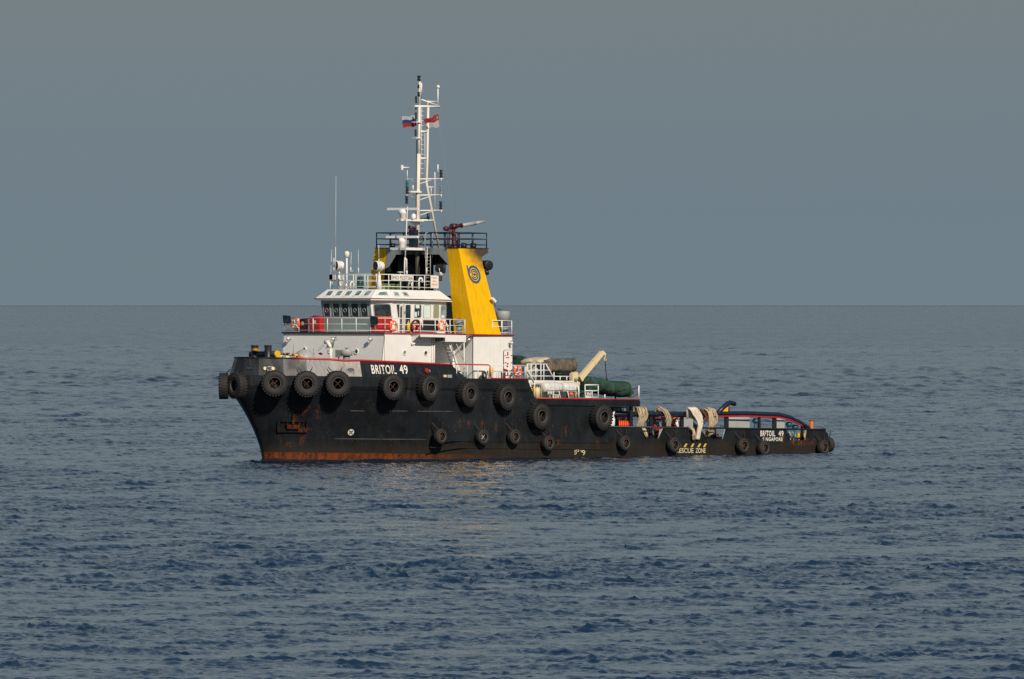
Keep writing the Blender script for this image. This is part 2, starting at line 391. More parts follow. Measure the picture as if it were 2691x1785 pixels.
# ------------------------------------------------------------------ the sea
SEA_COLS = 400
def build_sea():
    rng = np.random.default_rng(11)
    seg = []
    d = 296.0
    ds = [d]
    while d < 520: d *= 1 + 1 / 1850.0; ds.append(d)
    while d < 2950: d *= 1 + 1 / max(600.0, min(1900.0, 1900 - 1.25 * (d - 1000))); ds.append(d)
    while d < 12000: d *= 1 + 1 / 120.0; ds.append(d)
    while d < 200000: d *= 1.08; ds.append(d)
    ds = np.array(ds); nr = len(ds)
    step = np.gradient(ds)
    half = 0.055                                     # a sector wider than the picture
    inner = np.linspace(-0.045, 0.045, SEA_COLS - 24)
    outer = np.concatenate([np.linspace(-1.2, -0.05, 12), np.linspace(0.05, 1.2, 12)])
    tt = np.sort(np.concatenate([inner, outer])); nc = len(tt)
    X = np.empty((nr, nc)); Y = np.empty((nr, nc))
    X[:] = CAM[0] + ds[:, None] * ST + tt[None, :] * ds[:, None] * CT
    Y[:] = CAM[1] + ds[:, None] * CT - tt[None, :] * ds[:, None] * ST
    Z = np.zeros_like(X, dtype=np.float32); DX = np.zeros_like(Z); DY = np.zeros_like(Z)
    colstep = ds * (inner[1] - inner[0])
    def env(seed, L, n=7):
        r = np.random.default_rng(seed); e = np.zeros_like(Z)
        for _ in range(n):
            a = r.uniform(0, 2 * pi); l = L * r.uniform(0.6, 1.7); k = 2 * pi / l
            e += np.sin((X * (k * cos(a)) + Y * (k * sin(a)) + r.uniform(0, 2 * pi)).astype(np.float32))
        return e / sqrt(n / 2)
    e1 = env(1, 5.0); e2 = env(2, 45.0); e3 = env(3, 150.0)
    patch = np.clip(1.0 + 0.40 * e1 + 0.20 * e2 + 0.12 * e3, 0.3, 2.6).astype(np.float32)
    del e1, e2, e3
    wind = atan2(-CT, -ST) + 0.55                    # crests run roughly across the view
    specs = []
    for i in range(96):
        lam = 0.32 * (26.0 / 0.32) ** ((i / 95.0) ** 1.35) * rng.uniform(0.93, 1.07)
        spread = 0.6 if lam > 3 else 0.95
        a = wind + rng.normal(0, spread)
        slope = 0.045 if lam < 0.8 else 0.045 * (0.8 / lam) ** 1.2 + (0.004 if 3.2 < lam < 16 else 0.0)
        amp = slope * lam / (2 * pi)
        specs.append((lam, a, amp, rng.uniform(0, 2 * pi)))
    for lam, a, amp, ph in specs:
        k = 2 * pi / lam; kx, ky = k * cos(a), k * sin(a)
        kv = abs(kx * ST + ky * CT); kr = abs(kx * CT - ky * ST)
        w = np.clip(2.3 - 1.3 * (kv * step * 2.6 / (2 * pi)) , 0, 1) * np.clip(2.3 - 1.3 * (kr * colstep * 2.6 / (2 * pi)), 0, 1)
        rows = np.nonzero(w > 0.01)[0]
        if len(rows) == 0: continue
        r1 = rows.max() + 1
        arg = (X[:r1] * kx + Y[:r1] * ky + ph).astype(np.float32)
        sn = np.sin(arg); cs = np.cos(arg); A = (amp * w[:r1, None]).astype(np.float32)
        if lam < 14: A = A * patch[:r1]
        if lam > 2.2: A = A * (1 + 1.9 * np.clip((ds[:r1, None] - 900) / 900, 0, 1)).astype(np.float32)   # rougher water farther out
        Z[:r1] += A * sn; DX[:r1] += A * cs * (1.05 * kx / k); DY[:r1] += A * cs * (1.05 * ky / k)
    fade = np.clip((0.0455 - np.abs(tt)) / 0.001, 0, 1).astype(np.float32)
    Z *= fade[None, :]; X += DX * fade[None, :]; Y += DY * fade[None, :]
    # calm water right beside the hull plating
    co = np.empty((nr * nc, 3), dtype=np.float32)
    co[:, 0] = X.ravel(); co[:, 1] = Y.ravel(); co[:, 2] = Z.ravel()
    # the water behind and beside the camera, flat and coarse, joined to the same sheet
    me = bpy.data.meshes.new('sea')
    i = np.arange(nr - 1)[:, None] * nc + np.arange(nc - 1)[None, :]
    q = np.stack([i, i + 1, i + nc + 1, i + nc], axis=-1).reshape(-1, 4)[:, ::-1]
    nf = len(q)
    me.vertices.add(len(co)); me.vertices.foreach_set('co', co.ravel())
    me.loops.add(nf * 4); me.loops.foreach_set('vertex_index', q.ravel().astype(np.int32))
    me.polygons.add(nf); me.polygons.foreach_set('loop_start', np.arange(0, nf * 4, 4, dtype=np.int32))
    me.polygons.foreach_set('use_smooth', np.ones(nf, dtype=bool))
    me.update(calc_edges=True)
    m, nt, b = new_mat('sea_water')
    geo = nt.nodes.new('ShaderNodeNewGeometry')
    pos = geo.outputs['Position']
    def slopes(scale, amt, detail, pos=None):
        n = noise(nt, pos or geo.outputs["Position"], scale, detail, 0.6)
        s1 = nt.nodes.new('ShaderNodeVectorMath'); s1.operation = 'SUBTRACT'; nt.links.new(n.outputs['Color'], s1.inputs[0]); s1.inputs[1].default_value = (0.5, 0.5, 0.5)
        s2 = nt.nodes.new('ShaderNodeVectorMath'); s2.operation = 'MULTIPLY'; nt.links.new(s1.outputs[0], s2.inputs[0]); s2.inputs[1].default_value = (amt, amt, 0)
        return s2.outputs[0]
    big = noise(nt, pos, 0.0045, 4.0); mid = noise(nt, pos, 0.05, 3.0)
    gust = math_node(nt, 'ADD', ramp(nt, big.outputs['Fac'], 0.35, 0.65), math_node(nt, 'MULTIPLY', ramp(nt, mid.outputs['Fac'], 0.3, 0.7), 0.7))
    gm = nt.nodes.new('ShaderNodeMapRange'); nt.links.new(gust, gm.inputs['Value'])
    gm.inputs['From Max'].default_value = 1.7; gm.inputs['To Min'].default_value = 0.15; gm.inputs['To Max'].default_value = 1.35
    a1 = slopes(5.0, 0.45, 2.0); a2 = slopes(1.4, 0.35, 2.0)
    mp = nt.nodes.new('ShaderNodeMapping'); mp.inputs['Rotation'].default_value = (0, 0, TH); mp.inputs['Scale'].default_value = (1.0, 0.22, 1.0)
    nt.links.new(pos, mp.inputs['Vector'])       # ripples drawn out along the wind
    iso = pos; pos = mp.outputs[0]
    a3 = slopes(3.2, 0.65, 2.0, pos); pos = iso
    ad3 = nt.nodes.new('ShaderNodeVectorMath'); ad3.operation = 'ADD'; nt.links.new(a2, ad3.inputs[0]); nt.links.new(a3, ad3.inputs[1]); a2 = ad3.outputs[0]
    ad = nt.nodes.new('ShaderNodeVectorMath'); ad.operation = 'ADD'; nt.links.new(a1, ad.inputs[0]); nt.links.new(a2, ad.inputs[1])
    sc = nt.nodes.new('ShaderNodeVectorMath'); sc.operation = 'SCALE'; nt.links.new(ad.outputs[0], sc.inputs[0]); ln = nt.nodes.new('ShaderNodeVectorMath'); ln.operation = 'LENGTH'; nt.links.new(geo.outputs['Position'], ln.inputs[0])
    far = nt.nodes.new('ShaderNodeMapRange'); nt.links.new(ln.outputs['Value'], far.inputs['Value'])      # the wind is stronger away from the anchorage
    far.inputs['From Min'].default_value = 100; far.inputs['From Max'].default_value = 2600; far.inputs['To Min'].default_value = 1.0; far.inputs['To Max'].default_value = 1.35
    nt.links.new(math_node(nt, 'MULTIPLY', gm.outputs[0], far.outputs[0]), sc.inputs['Scale'])
    # seas too small for the mesh where its rows grow coarse
    a4 = slopes(0.20, 1.5, 4.0)
    lod = nt.nodes.new('ShaderNodeMapRange'); nt.links.new(ln.outputs['Value'], lod.inputs['Value']); lod.inputs['From Min'].default_value = 900; lod.inputs['From Max'].default_value = 2400
    sc4 = nt.nodes.new('ShaderNodeVectorMath'); sc4.operation = 'SCALE'; nt.links.new(a4, sc4.inputs[0]); nt.links.new(lod.outputs[0], sc4.inputs['Scale'])
    ad4 = nt.nodes.new('ShaderNodeVectorMath'); ad4.operation = 'ADD'; nt.links.new(sc.outputs[0], ad4.inputs[0]); nt.links.new(sc4.outputs[0], ad4.inputs[1])
    ad2 = nt.nodes.new('ShaderNodeVectorMath'); ad2.operation = 'ADD'; nt.links.new(ad4.outputs[0], ad2.inputs[0]); nt.links.new(geo.outputs['Normal'], ad2.inputs[1])
    nm = nt.nodes.new('ShaderNodeVectorMath'); nm.operation = 'NORMALIZE'; nt.links.new(ad2.outputs[0], nm.inputs[0])
    nt.links.new(nm.outputs[0], b.inputs['Normal'])
    b.inputs['Base Color'].default_value = (0.005, 0.020, 0.045, 1)
    b.inputs['Roughness'].default_value = 0.12; b.inputs['IOR'].default_value = 1.333
    me.materials.append(m)
    ob = bpy.data.objects.new('sea', me); ob['kind'] = 'structure'; ob['label'] = 'open blue sea with a light wind chop'
    col.objects.link(ob)
    print('sea quads', nf)
build_sea()
#SHIP#

# ------------------------------------------------------------------ the ship: hull
SHIP = root('offshore_tug', 'black hulled anchor handling tug with white deckhouse and yellow funnels lying on the sea', 'ship', (0, 0, 0))
BH = 5.9                                              # half beam
ZA, ZBELT, ZB, ZB2, ZC, ZO = 5.52, 4.87, 4.25, 3.82, 2.43, 1.70
XA0, XA1, XBEND, XC, XEND = 18.8, 19.62, 29.75, 26.8, 49.2

def bow_plan(t, xc=6.3, a=9.0, b=BH, n=1.46):         # t 0 at the tip, pi/2 where the side runs straight
    return xc - a * max(cos(t), 0) ** (2 / n), b * max(sin(t), 0) ** (2 / n)

def plan_pt(u, kind):                                 # u 0..1 round the bow, then the straight side in metres beyond 1
    t = min(u, 1.0) * pi / 2
    if kind == 'deck': x, y = bow_plan(t)
    else: x, y = bow_plan(t, 14.0, 14.05, BH - 0.02, 1.45)
    if u > 1.0:
        f = u - 1.0
        x = 6.3 + f * (XEND - 6.3) + (0 if kind == 'deck' else 7.7 * max(0.0, 1 - 5 * f))
    return x, y

def hull_pt(u, z, side=-1):
    x0, y0 = plan_pt(u, 'water'); x1, y1 = plan_pt(u, 'deck')
    k = min(max(z / 4.6, 0.0), 1.0) ** 1.5
    x, y = x0 + (x1 - x0) * k, y0 + (y1 - y0) * k
    if z < 0: y *= 1 - 0.10 * min(1, -z / 1.5)
    if x > XEND - 1.0: y = min(y, BH - 0.55 + 0.55 * sqrt(max(0, 1 - ((x - XEND + 1.0) / 1.0) ** 2)))
    return Vector((x, side * y, z))

US = sorted([i / 34 for i in range(35)] + [1 + i / 46 for i in range(1, 47)] + [1 + (v_ - 6.3) / (XEND - 6.3) for v_ in (XA0 - .01, XA0 + .01, XC - .01, XC + .01)])
def top_z(x):
    if x < XA0: return ZBELT - 0.03
    if x < XC: return ZB2 + 0.3
    return ZO

RUST_SPOTS += [(1.35, 1.95, 0.65, 0.28), (1.5, 1.35, 0.22, 0.7), (1.9, 2.75, 0.28, 0.22), (1.0, 3.3, 0.22, 0.6), (1.7, 3.3, 0.2, 0.6), (0.9, 1.0, 0.5, 0.3), (13.2, 2.3, 0.22, 0.5), (12.3, 2.3, 0.25, 0.5), (14.4, 2.3, 0.2, 0.5),
               (22.6, 1.8, 0.20, 0.7), (20.3, 0.9, 0.45, 0.5), (21.8, 0.9, 0.3, 0.4), (25.6, 0.9, 0.3, 0.5), (15.8, 2.1, 0.16, 0.5),
               (19.3, 1.9, 0.12, 0.6), (46.0, 0.85, 1.9, 0.42), (44.1, 1.2, 0.2, 0.7), (33.6, 0.7, 0.7, 0.3),
               (42.4, 1.9, 0.12, 0.5), (8.9, 3.75, 0.7, 0.16), (30.2, 2.0, 0.15, 0.6), (40.6, 0.9, 0.2, 0.3)]
M['hull'] = hull_mat('hull_black_paint', RUST_SPOTS)
M['bulwark'] = hull_mat('bulwark_black_paint', [(2.6, 5.75, 0.5, 0.25)], band=False, base=(0.0065, 0.0085, 0.0105), rough=0.40, spec=0.28)
M['wornsheenplate'] = paint('scuffed_steel_sheen', (0.34, 0.32, 0.28), 0.42, (0.030, 0.030, 0.030), 1.0, 0.45, bump=0.02)  # scuffed plate, with the sun's sheen put into its pale colour
M['greysheenplate'] = paint('grey_sheen_steel', (0.045, 0.048, 0.050), 0.42, (0.20, 0.19, 0.17), 0.5, 0.4, bump=0.02)  # weaker edge of that sun sheen, put into the grey

hb = MB()
for side in (-1, 1):
    rows = []
    for u in US:
        zt = top_z(hull_pt(u, 4.6)[0]); zs = [-1.6, -0.8, 0.0] + [zt * (k / 14) for k in range(1, 15)]
        rows.append([hull_pt(u, z, side) for z in zs])
    if side == 1: rows = [r[::-1] for r in rows]
    hb.grid(rows, True)
# transom and decks
port = [hull_pt(u, 4.6, -1) for u in US]
def cap(z, xa, xb):
    pts = [(p.x, p.y, z) for p in port if xa <= p.x <= xb]
    poly = pts + [(x, -y, z) for x, y, z in pts[::-1]]
    mb = MB(); mb.prism(poly, (0, 0, -0.06)); return mb
hb.prism([(XEND - 0.02, -BH + 0.5, -1.6), (XEND - 0.02, BH - 0.5, -1.6), (XEND - 0.02, BH - 0.5, ZO), (XEND - 0.02, -BH + 0.5, ZO)], (-0.05, 0, 0))
part('hull', hb, M['hull'], SHIP)
d1 = cap(ZA - 0.02, -9, XA0); part('forecastle_deck', d1, M['deck'], SHIP)
dm = MB(); dm.box(XA0 - 0.1, XBEND, -BH + 0.02, BH - 0.02, ZB - 0.05, ZB); part('middle_deck', dm, M['deck'], SHIP)
dm = MB(); dm.box(XC - 1, XEND - 0.3, -BH + 0.1, BH - 0.1, 0.95, 1.02); part('working_deck', dm, M['deck'], SHIP)
# upper side plating aft of the forecastle, port and starboard
for side in (-1, 1):
    y = side * BH
    sp = MB(); off = (0, -side * 0.08, 0)
    sp.prism([(10.0, y, ZBELT - 0.2), (XA0, y, ZBELT - 0.2), (XA0, y, ZB2 + 0.1), (XC, y, ZB2 + 0.1), (XC, y, ZB - 0.02), (XA1, y, ZB - 0.02), (XA0, y, ZA - 0.02), (10.0, y, ZA - 0.02)][::1], off)
    part('side_plating', sp, M['hull'], SHIP)
    ed = MB(); ed.prism([(XC - 0.2, y - side * 0.01, ZB2), (XBEND, y - side * 0.01, ZB2), (XBEND, y - side * 0.01, ZB - 0.02), (XC - 0.2, y - side * 0.01, ZB - 0.02)], off)
    ed.box(XC, XBEND, y - side * 1.2 if side > 0 else y, y if side > 0 else y + 1.2, ZB2, ZB2 + 0.05)
    part('deck_edge_plate', ed, M['black'], SHIP)
    # rubbing belts stand proud of the plating
    bt = MB(); bt.box(XA0 + 0.6, XBEND, min(y, y + side * 0.07), max(y, y + side * 0.07), ZB2, ZB - 0.04); part('rubbing_belt', bt, M['hull'], SHIP)
# forecastle belt running round the bow, faceted like the plates above it
BELT_U = [0.0, 0.16, 0.30, 0.44, 0.56, 0.68, 0.80, 0.90, 1.0, 1.06, 1.14, 1.22, (XA0 - 6.3) / (XEND - 6.3) + 1.0]
for side in (-1, 1):
    pts = [hull_pt(u, 4.6, side) for u in BELT_U]
    ctr = Vector((9.0, 0, 0)); mb = MB(); rows = []
    for i, p in enumerate(pts):
        a = pts[max(i - 1, 0)] if i else Vector((pts[1].x, -pts[1].y, 0)); b = pts[min(i + 1, len(pts) - 1)]
        t = (Vector((b.x, b.y, 0)) - Vector((a.x, a.y, 0))).normalized(); n = Vector((t.y, -t.x, 0)) * (1 if side < 0 else -1)
        if n.dot(Vector((p.x - 12, p.y, 0))) < 0: n = -n
        q = Vector((p.x, p.y, 0)) + n * 0.10
        rows.append([Vector((p.x, p.y, ZBELT - 0.22)), Vector((q.x, q.y, ZBELT)), Vector((q.x, q.y, ZA)), Vector((p.x, p.y, ZA)) - n * 0.3])
    mb.grid(rows if side < 0 else rows[::-1], False); part('bow_belt', mb, M['hull'], SHIP)

# bulwark plates lean inboard from the belt to the rail
def bulw_base(u, side=-1, out=0.03):
    p = hull_pt(u, 4.6, side); return Vector((p.x, p.y, ZA))
def bulw_top(u, side=-1):
    p = hull_pt(u, 4.6, side); q = hull_pt(min(u + 0.01, 2), 4.6, side); r = hull_pt(max(u - 0.01, 0), 4.6, side)
    t = Vector((q.x - r.x, q.y - r.y, 0)).normalized(); n = Vector((t.y, -t.x, 0))
    if n.dot(Vector((p.x - 10, p.y, 0))) < 0: n = -n
    if u < 0.02: n = Vector((-1, 0, 0))
    zt = 6.68 - 0.30 * min(1, max(0, (p.x + 1.5) / 13.4))
    k = 0.36
    return Vector((p.x - n.x * k, p.y - n.y * k, zt))
def u_at(px, py, z=5.9, lo=0.05, hi=1.3):             # where on the port bulwark a point of the photograph lies
    best = min((abs(proj(*(bulw_base(u).lerp(bulw_top(u), 0.35)))[0] - px), u) for u in [lo + (hi - lo) * i / 3000 for i in range(3001)])
    return best[1]
U_END = (11.9 - 6.3) / (XEND - 6.3) + 1.0; U_FOOT = (12.95 - 6.3) / (XEND - 6.3) + 1.0
KN = [0.0, 0.10, 0.22, u_at(745, 0), u_at(806, 0), u_at(868, 0), u_at(949, 0), u_at(1088, 0), U_END]
BULW = []
for side in (-1, 1):
    for i in range(len(KN) - 1):
        a, b, c, d = bulw_base(KN[i], side), bulw_base(KN[i + 1], side), bulw_top(KN[i + 1], side), bulw_top(KN[i], side)
        n = (b - a).cross(d - a).normalized()
        if n.dot(Vector((a.x - 12, a.y, 0))) < 0: n = -n
        mb = MB(); mb.prism([a, b, c, d], -n * 0.05); part('bulwark_plate', mb, M['wornsheenplate' if (i, side) == (5, -1) else 'greysheenplate' if (i, side) == (4, -1) else 'bulwark'], SHIP, label='scuffed plate with sun sheen painted silvery beside the hawse hole' if (i, side) == (5, -1) else None)
        if side < 0: BULW.append((a, b, c, d, n))
    e0, e1, e2 = bulw_base(U_END, side), bulw_base(U_FOOT, side), bulw_top(U_END, side)
    n = Vector((0, side, 0)); mb = MB(); mb.prism([e0, e1, e2], -n * 0.05); part('bulwark_plate', mb, M['bulwark'], SHIP)
    # rail capping: black round the stem, red along the side
    cap_pts = [bulw_top(u, side) for u in (0.0, 0.05, 0.10, 0.16, 0.22, 0.3, KN[3], 0.5 * (KN[3] + KN[4]))]
    mb = MB(); mb.tube(cap_pts, 0.05, 6); part('rail_cap', mb, M['bulwark'], SHIP, label='black cap round the bow')
    us = [0.5 * (KN[3] + KN[4]) - 0.012, KN[4], KN[5], 0.5 * (KN[5] + KN[6]), KN[6], KN[7], U_END]
    pts = [bulw_top(u, side) + Vector((0, 0, 0.02 - 0.05 * (j == 3))) for j, u in enumerate(us)]
    mb = MB(); mb.tube(pts, 0.075, 7); part('rail_cap', mb, M['red'], SHIP, label='red cap along the forecastle side')

def on_bulw(px, py, lift=0.02):
    """the point of the port bulwark plates seen at (px, py), and that plate's outward normal"""
    best = None
    o = Vector((CAM[0], CAM[1], HCAM))
    t = (px - CXP) / FPX; dirw = Vector((ST + t * CT, CT - t * ST, -(py - EYE) / FPX))
    # work in the ship frame: undo the trim by iterating along the ray
    for a, b, c, d, n in BULW:
        # world = ship with z lowered by TAU*x: plane n.(x,y,z+TAU*x) = n.a
        nn = Vector((n.x + n.z * TAU, n.y, n.z)); s = (n.dot(a) - nn.dot(o)) / nn.dot(dirw)
        w = o + dirw * s; p = Vector((w.x, w.y, w.z + TAU * w.x))
        k = (p - a).dot((b - a)) / (b - a).length_squared
        if -0.03 <= k <= 1.03 and n.dot(-dirw) > 0:
            if best is None or abs(k - 0.5) < best[2]: best = (p + n * lift, n, abs(k - 0.5), (b - a).normalized())
    return best

def disc_on(p, n, rx, rz, th=0.02, seg=18, t=None):
    """a thin oval disc lying on a surface"""
    n = Vector(n).normalized(); t = t or Vector((0, 0, 1)).cross(n).normalized(); w = n.cross(t)
    mb = MB(); a = [Vector(p) + t * (rx * cos(2 * pi * k / seg)) + w * (rz * sin(2 * pi * k / seg)) for k in range(seg)]
    mb.prism(a, n * th); return mb
def ring_on(p, n, rx, rz, r, seg=20, t=None):
    n = Vector(n).normalized(); t = t or Vector((0, 0, 1)).cross(n).normalized(); w = n.cross(t); mb = MB()
    mb.tube([Vector(p) + t * (rx * cos(2 * pi * k / seg)) + w * (rz * sin(2 * pi * k / seg)) for k in range(seg + 1)], r, 6, cap=False); return mb

# fairleads: steel lip round a black disc painting the hole's dark inside
for px, py, rx, rz, lip in ((709.8, 969.3, 0.31, 0.13, 'steel'), (921.5, 972.9, 0.30, 0.17, 'steel'), (656, 967, 0.30, 0.13, 'black')):
    got = on_bulw(px, py)
    if not got: continue
    p, n, _, t = got
    f = part('fairlead', ring_on(p, n, rx, rz, 0.035, t=t), M[lip], SHIP)
    part('opening', disc_on(p, n, rx * 0.95, rz * 0.95, 0.004, t=t), M['black'], f)
for px in (696, 717):
    got = on_bulw(px, 969.3, 0.035)
    if got: part('fairlead_roller', disc_on(got[0], got[1], 0.09, 0.12, 0.05, 10, got[3]), M['cream'], SHIP)
# ship's name on the long flat plate
got0, got1, gotu = on_bulw(977, 983.5), on_bulw(1072, 983.6), on_bulw(977, 958.8)
a, b, c, d, n = BULW[6]
bl, br = on_bulw(976.5, 983.0)[0], on_bulw(1040.5, 983.8)[0]
def plate_pt(k, h, lift=0.012):                        # k along the plate 0..1, h up it 0..1
    return a.lerp(b, k).lerp(d.lerp(c, k), h) + n * lift
def k_of(px):
    return min((abs(proj(*plate_pt(k / 1000, 0.4))[0] - px), k / 1000) for k in range(-100, 1001))[1]
def h_of(px, py):
    k = k_of(px); return min((abs(proj(*plate_pt(k, h / 500))[1] - py), h / 500) for h in range(0, 501))[1]
for s, p0, p1 in (('BRITOIL', 976.5, 1041), ('49', 1051, 1072.5)):
    h0, h1 = h_of(p0, 982.8), h_of(p0, 958.8)
    h2, h3 = h_of(p1, 983.6), h_of(p1, 959.6)
    part('ship_name', text_on(s, plate_pt(k_of(p0), h0), plate_pt(k_of(p1), h2), plate_pt(k_of(p0), h1), 0.016, 1.08), M['letter'], SHIP)
# small fittings on the bulwark
got = on_bulw(1119.5, 975.9, 0.03)
if got:
    f = part('side_light', disc_on(got[0], got[1], 0.185, 0.185, 0.10, 18, got[3]), M['flagred'], SHIP, label='round red disc on the black bulwark')
    part('bracket', disc_on(Vector(got[0]) + got[3] * 0.27, got[1], 0.035, 0.1, 0.07, 6, got[3]), M['steel'], f)
for px, py, w_, h_, mt in ((1168, 988.5, 0.12, 0.08, 'cream'), (1180, 989, 0.20, 0.10, 'steel'), (1198, 986, 0.12, 0.10, 'lens')):
    q = P(px, py, y=-BH + 0.05); mb = MB(); mb.box(q[0] - w_, q[0] + w_, -BH - 0.03, -BH + 0.08, q[2] - h_, q[2] + h_); part('drain_plate', mb, M[mt], SHIP)
q = P(626, 942, y=0.8); mb = MB(); mb.lathe([(0.0, -0.12), (0.09, -0.08), (0.12, 0), (0.09, 0.08), (0, 0.12)], (q[0], q[1], q[2]), (0, 0, 1), 10)
mb.tube([(q[0] + .1, q[1], q[2] - .35), q], 0.02, 5); part('stem_light', mb, M['darkred'], SHIP)

# lines and marks low on the side
def hull_at(px, py, lift=0.015):
    o = Vector((CAM[0], CAM[1], HCAM))
    best = None
    z = 2.0
    for _ in range(6):
        best = min((abs(proj(*hull_pt(u / 1500, z))[0] - px), u / 1500) for u in range(60, 3000))
        u = best[1]; p = hull_pt(u, z); z += (proj(p.x, p.y, p.z)[1] - py) / 40.0
        z = max(-1, min(z, 4.8))
    p = hull_pt(u, z); a = hull_pt(u + 0.004, z); b = hull_pt(max(u - 0.004, 0), z); c = hull_pt(u, z + 0.05)
    t = (a - b).normalized(); n = t.cross(c - p).normalized()
    if n.y > 0: n = -n
    return p + n * lift, n, t
for (xa, ya, xb, yb) in ((880, 1153.6, 1000, 1154.5), (1002, 1154.5, 1120, 1155.2), (921, 1080, 958, 1080.6), (1020, 1080.4, 1072, 1080.9), (1096, 1081, 1190, 1081.8)):
    k = 10; pts = [hull_at(xa + (xb - xa) * i / k, ya + (yb - ya) * i / k, 0.0)[0] for i in range(k + 1)]
    mb = MB(); mb.tube(pts, 0.022, 5); part('weld_line', mb, M['seam'], SHIP)
for (xa, ya, xb, yb) in ((1236, 1021.4, 1384, 1021.8), (1140, 1158, 1600, 1159.5), (1130, 1176, 1602, 1177)):
    a0, b0 = P(xa, ya, y=-BH), P(xb, yb, y=-BH); mb = MB(); mb.box(a0[0], b0[0], -BH - 0.025, -BH + 0.02, a0[2] - 0.03, a0[2] + 0.03); part('plate_edge', mb, M['hull'], SHIP)
p, n, t = hull_at(922, 1136, 0.01)
f = part('thruster_mark', disc_on(p, n, 0.22, 0.22, 0.012, 20, t), M['letter'], SHIP)
w_ = n.cross(t)
for k in range(4):
    a_ = pi / 4 + k * pi / 2; dd = t * cos(a_) + w_ * sin(a_)
    mb = MB(); mb.obox(p + n * 0.018 + dd * 0.10, dd * 0.075, n.cross(dd) * 0.033, n * 0.005); part('blade', mb, M['black'], f)
# worn draught figures
for s, x0, x1, y0, y1 in (('5', 1509, 1515.5, 1195, 1183), ('o', 1514, 1522, 1188, 1181), ('9', 1530, 1538, 1197, 1183), ('v', 1525, 1531, 1189, 1183)):
    a0, b0, c0 = P(x0, y0, y=-BH - 0.012), P(x1, y0, y=-BH - 0.012), P(x0, y1, y=-BH - 0.012)
    part('draught_mark', text_on(s, a0, b0, c0, 0.01), M['letterrescue'], SHIP)
# anchor pocket with its anchor on the flare
p, n, t = hull_at(768, 1118, 0.02); w_ = n.cross(t)
if w_.z < 0: w_ = -w_
mb = MB(); mb.obox(p - w_ * 0.36, t * 1.0, w_ * 0.10, n * 0.10); mb.obox(p + w_ * 0.35, t * 0.75, w_ * 0.07, n * 0.07)
mb.obox(p - t * 0.95, t * 0.06, w_ * 0.36, n * 0.08); mb.obox(p + t * 0.95, t * 0.06, w_ * 0.36, n * 0.08)
part('anchor_pocket', mb, M['hull'], SHIP)
p, n, t = hull_at(770, 1112, 0.14)
AN = root('anchor', 'small rusty stockless anchor housed in the black bow flare', 'anchor', p[:])
mb = MB(); mb.obox(p + w_ * 0.25, t * 0.07, w_ * 0.45, n * 0.06); part('shank', mb, M['hull'], AN)
mb = MB(); mb.obox(p - w_ * 0.22, t * 0.42, w_ * 0.10, n * 0.09); part('crown', mb, M['hull'], AN)
for s_ in (-1, 1):
    mb = MB(); mb.prism([p - w_ * 0.2 + t * (s_ * 0.40), p - w_ * 0.2 + t * (s_ * 0.26), p + w_ * 0.22 + t * (s_ * 0.44)], n * 0.1); part('fluke', mb, M['rust'] if s_ > 0 else M['hull'], AN)

# ---------------------------------------------------------------- after bulwark with its cut-outs, cargo rail, horns
def side_quad(mb, pts, y, th=0.07):
    mb.prism([(x, y, z) for x, z in pts], (0, -math.copysign(th, y), 0))
XS = lambda px: P(px, 1130, y=-BH)[0]
OPEN = [(XS(1684.5), XS(1742), XS(1695), XS(1730)), (XS(1838), XS(1906), XS(1856), XS(1899)), (XS(2066), XS(2119), XS(2073), XS(2116))]
for side in (-1, 1):
    y = side * BH; x = XC - 0.05
    for (a0, a1, b0, b1) in OPEN + [(XEND - 0.75, None, XEND - 0.75, None)]:
        mb = MB(); side_quad(mb, [(x if x < XC else prev_b, ZO - 0.05), (b0, ZO - 0.05), (a0, ZC), (x if x < XC else prev_a, ZC)], y)
        part('after_bulwark_plate', mb, M['hull'], SHIP)
        prev_a, prev_b, x = a1, b1, XEND
    for (a0, a1, b0, b1) in OPEN:
        for s_, (u0, u1) in ((1, (a0, b0)), (-1, (a1, b1))):
            if side < 0:
                mb = MB(); mb.tube([(u0 + s_ * .06, y - .01, ZC - .05), (u1 + s_ * .06, y - .01, ZO)], 0.035, 5); part('stay', mb, M['grey'] if s_ < 0 else M['black'], SHIP)
    mb = MB(); mb.tube([(XC, y, ZC + 0.02), (XEND - 0.8, y, ZC + 0.02)], 0.06, 6); part('bulwark_rail', mb, M['black'], SHIP)
    # rounded stern quarter
    pts = [(XEND - 0.85, y), (XEND - 0.45, y - side * 0.08), (XEND - 0.12, y - side * 0.3), (XEND, y - side * 0.7)]
    rows = [[(px_, py_, ZO - 0.8), (px_, py_, ZC - (0.1 + 0.5 * i / 3 if i else 0))] for i, (px_, py_) in enumerate(pts)]
    mb = MB(); mb.grid(rows, True); part('stern_quarter_plate', mb, M['hull'], SHIP)
mb = MB(); mb.tube([(XEND + 0.05, -BH + 0.8, ZO - 0.1), (XEND + 0.05, BH - 0.8, ZO - 0.1)], 0.3, 10); part('stern_roller', mb, M['black'], SHIP)

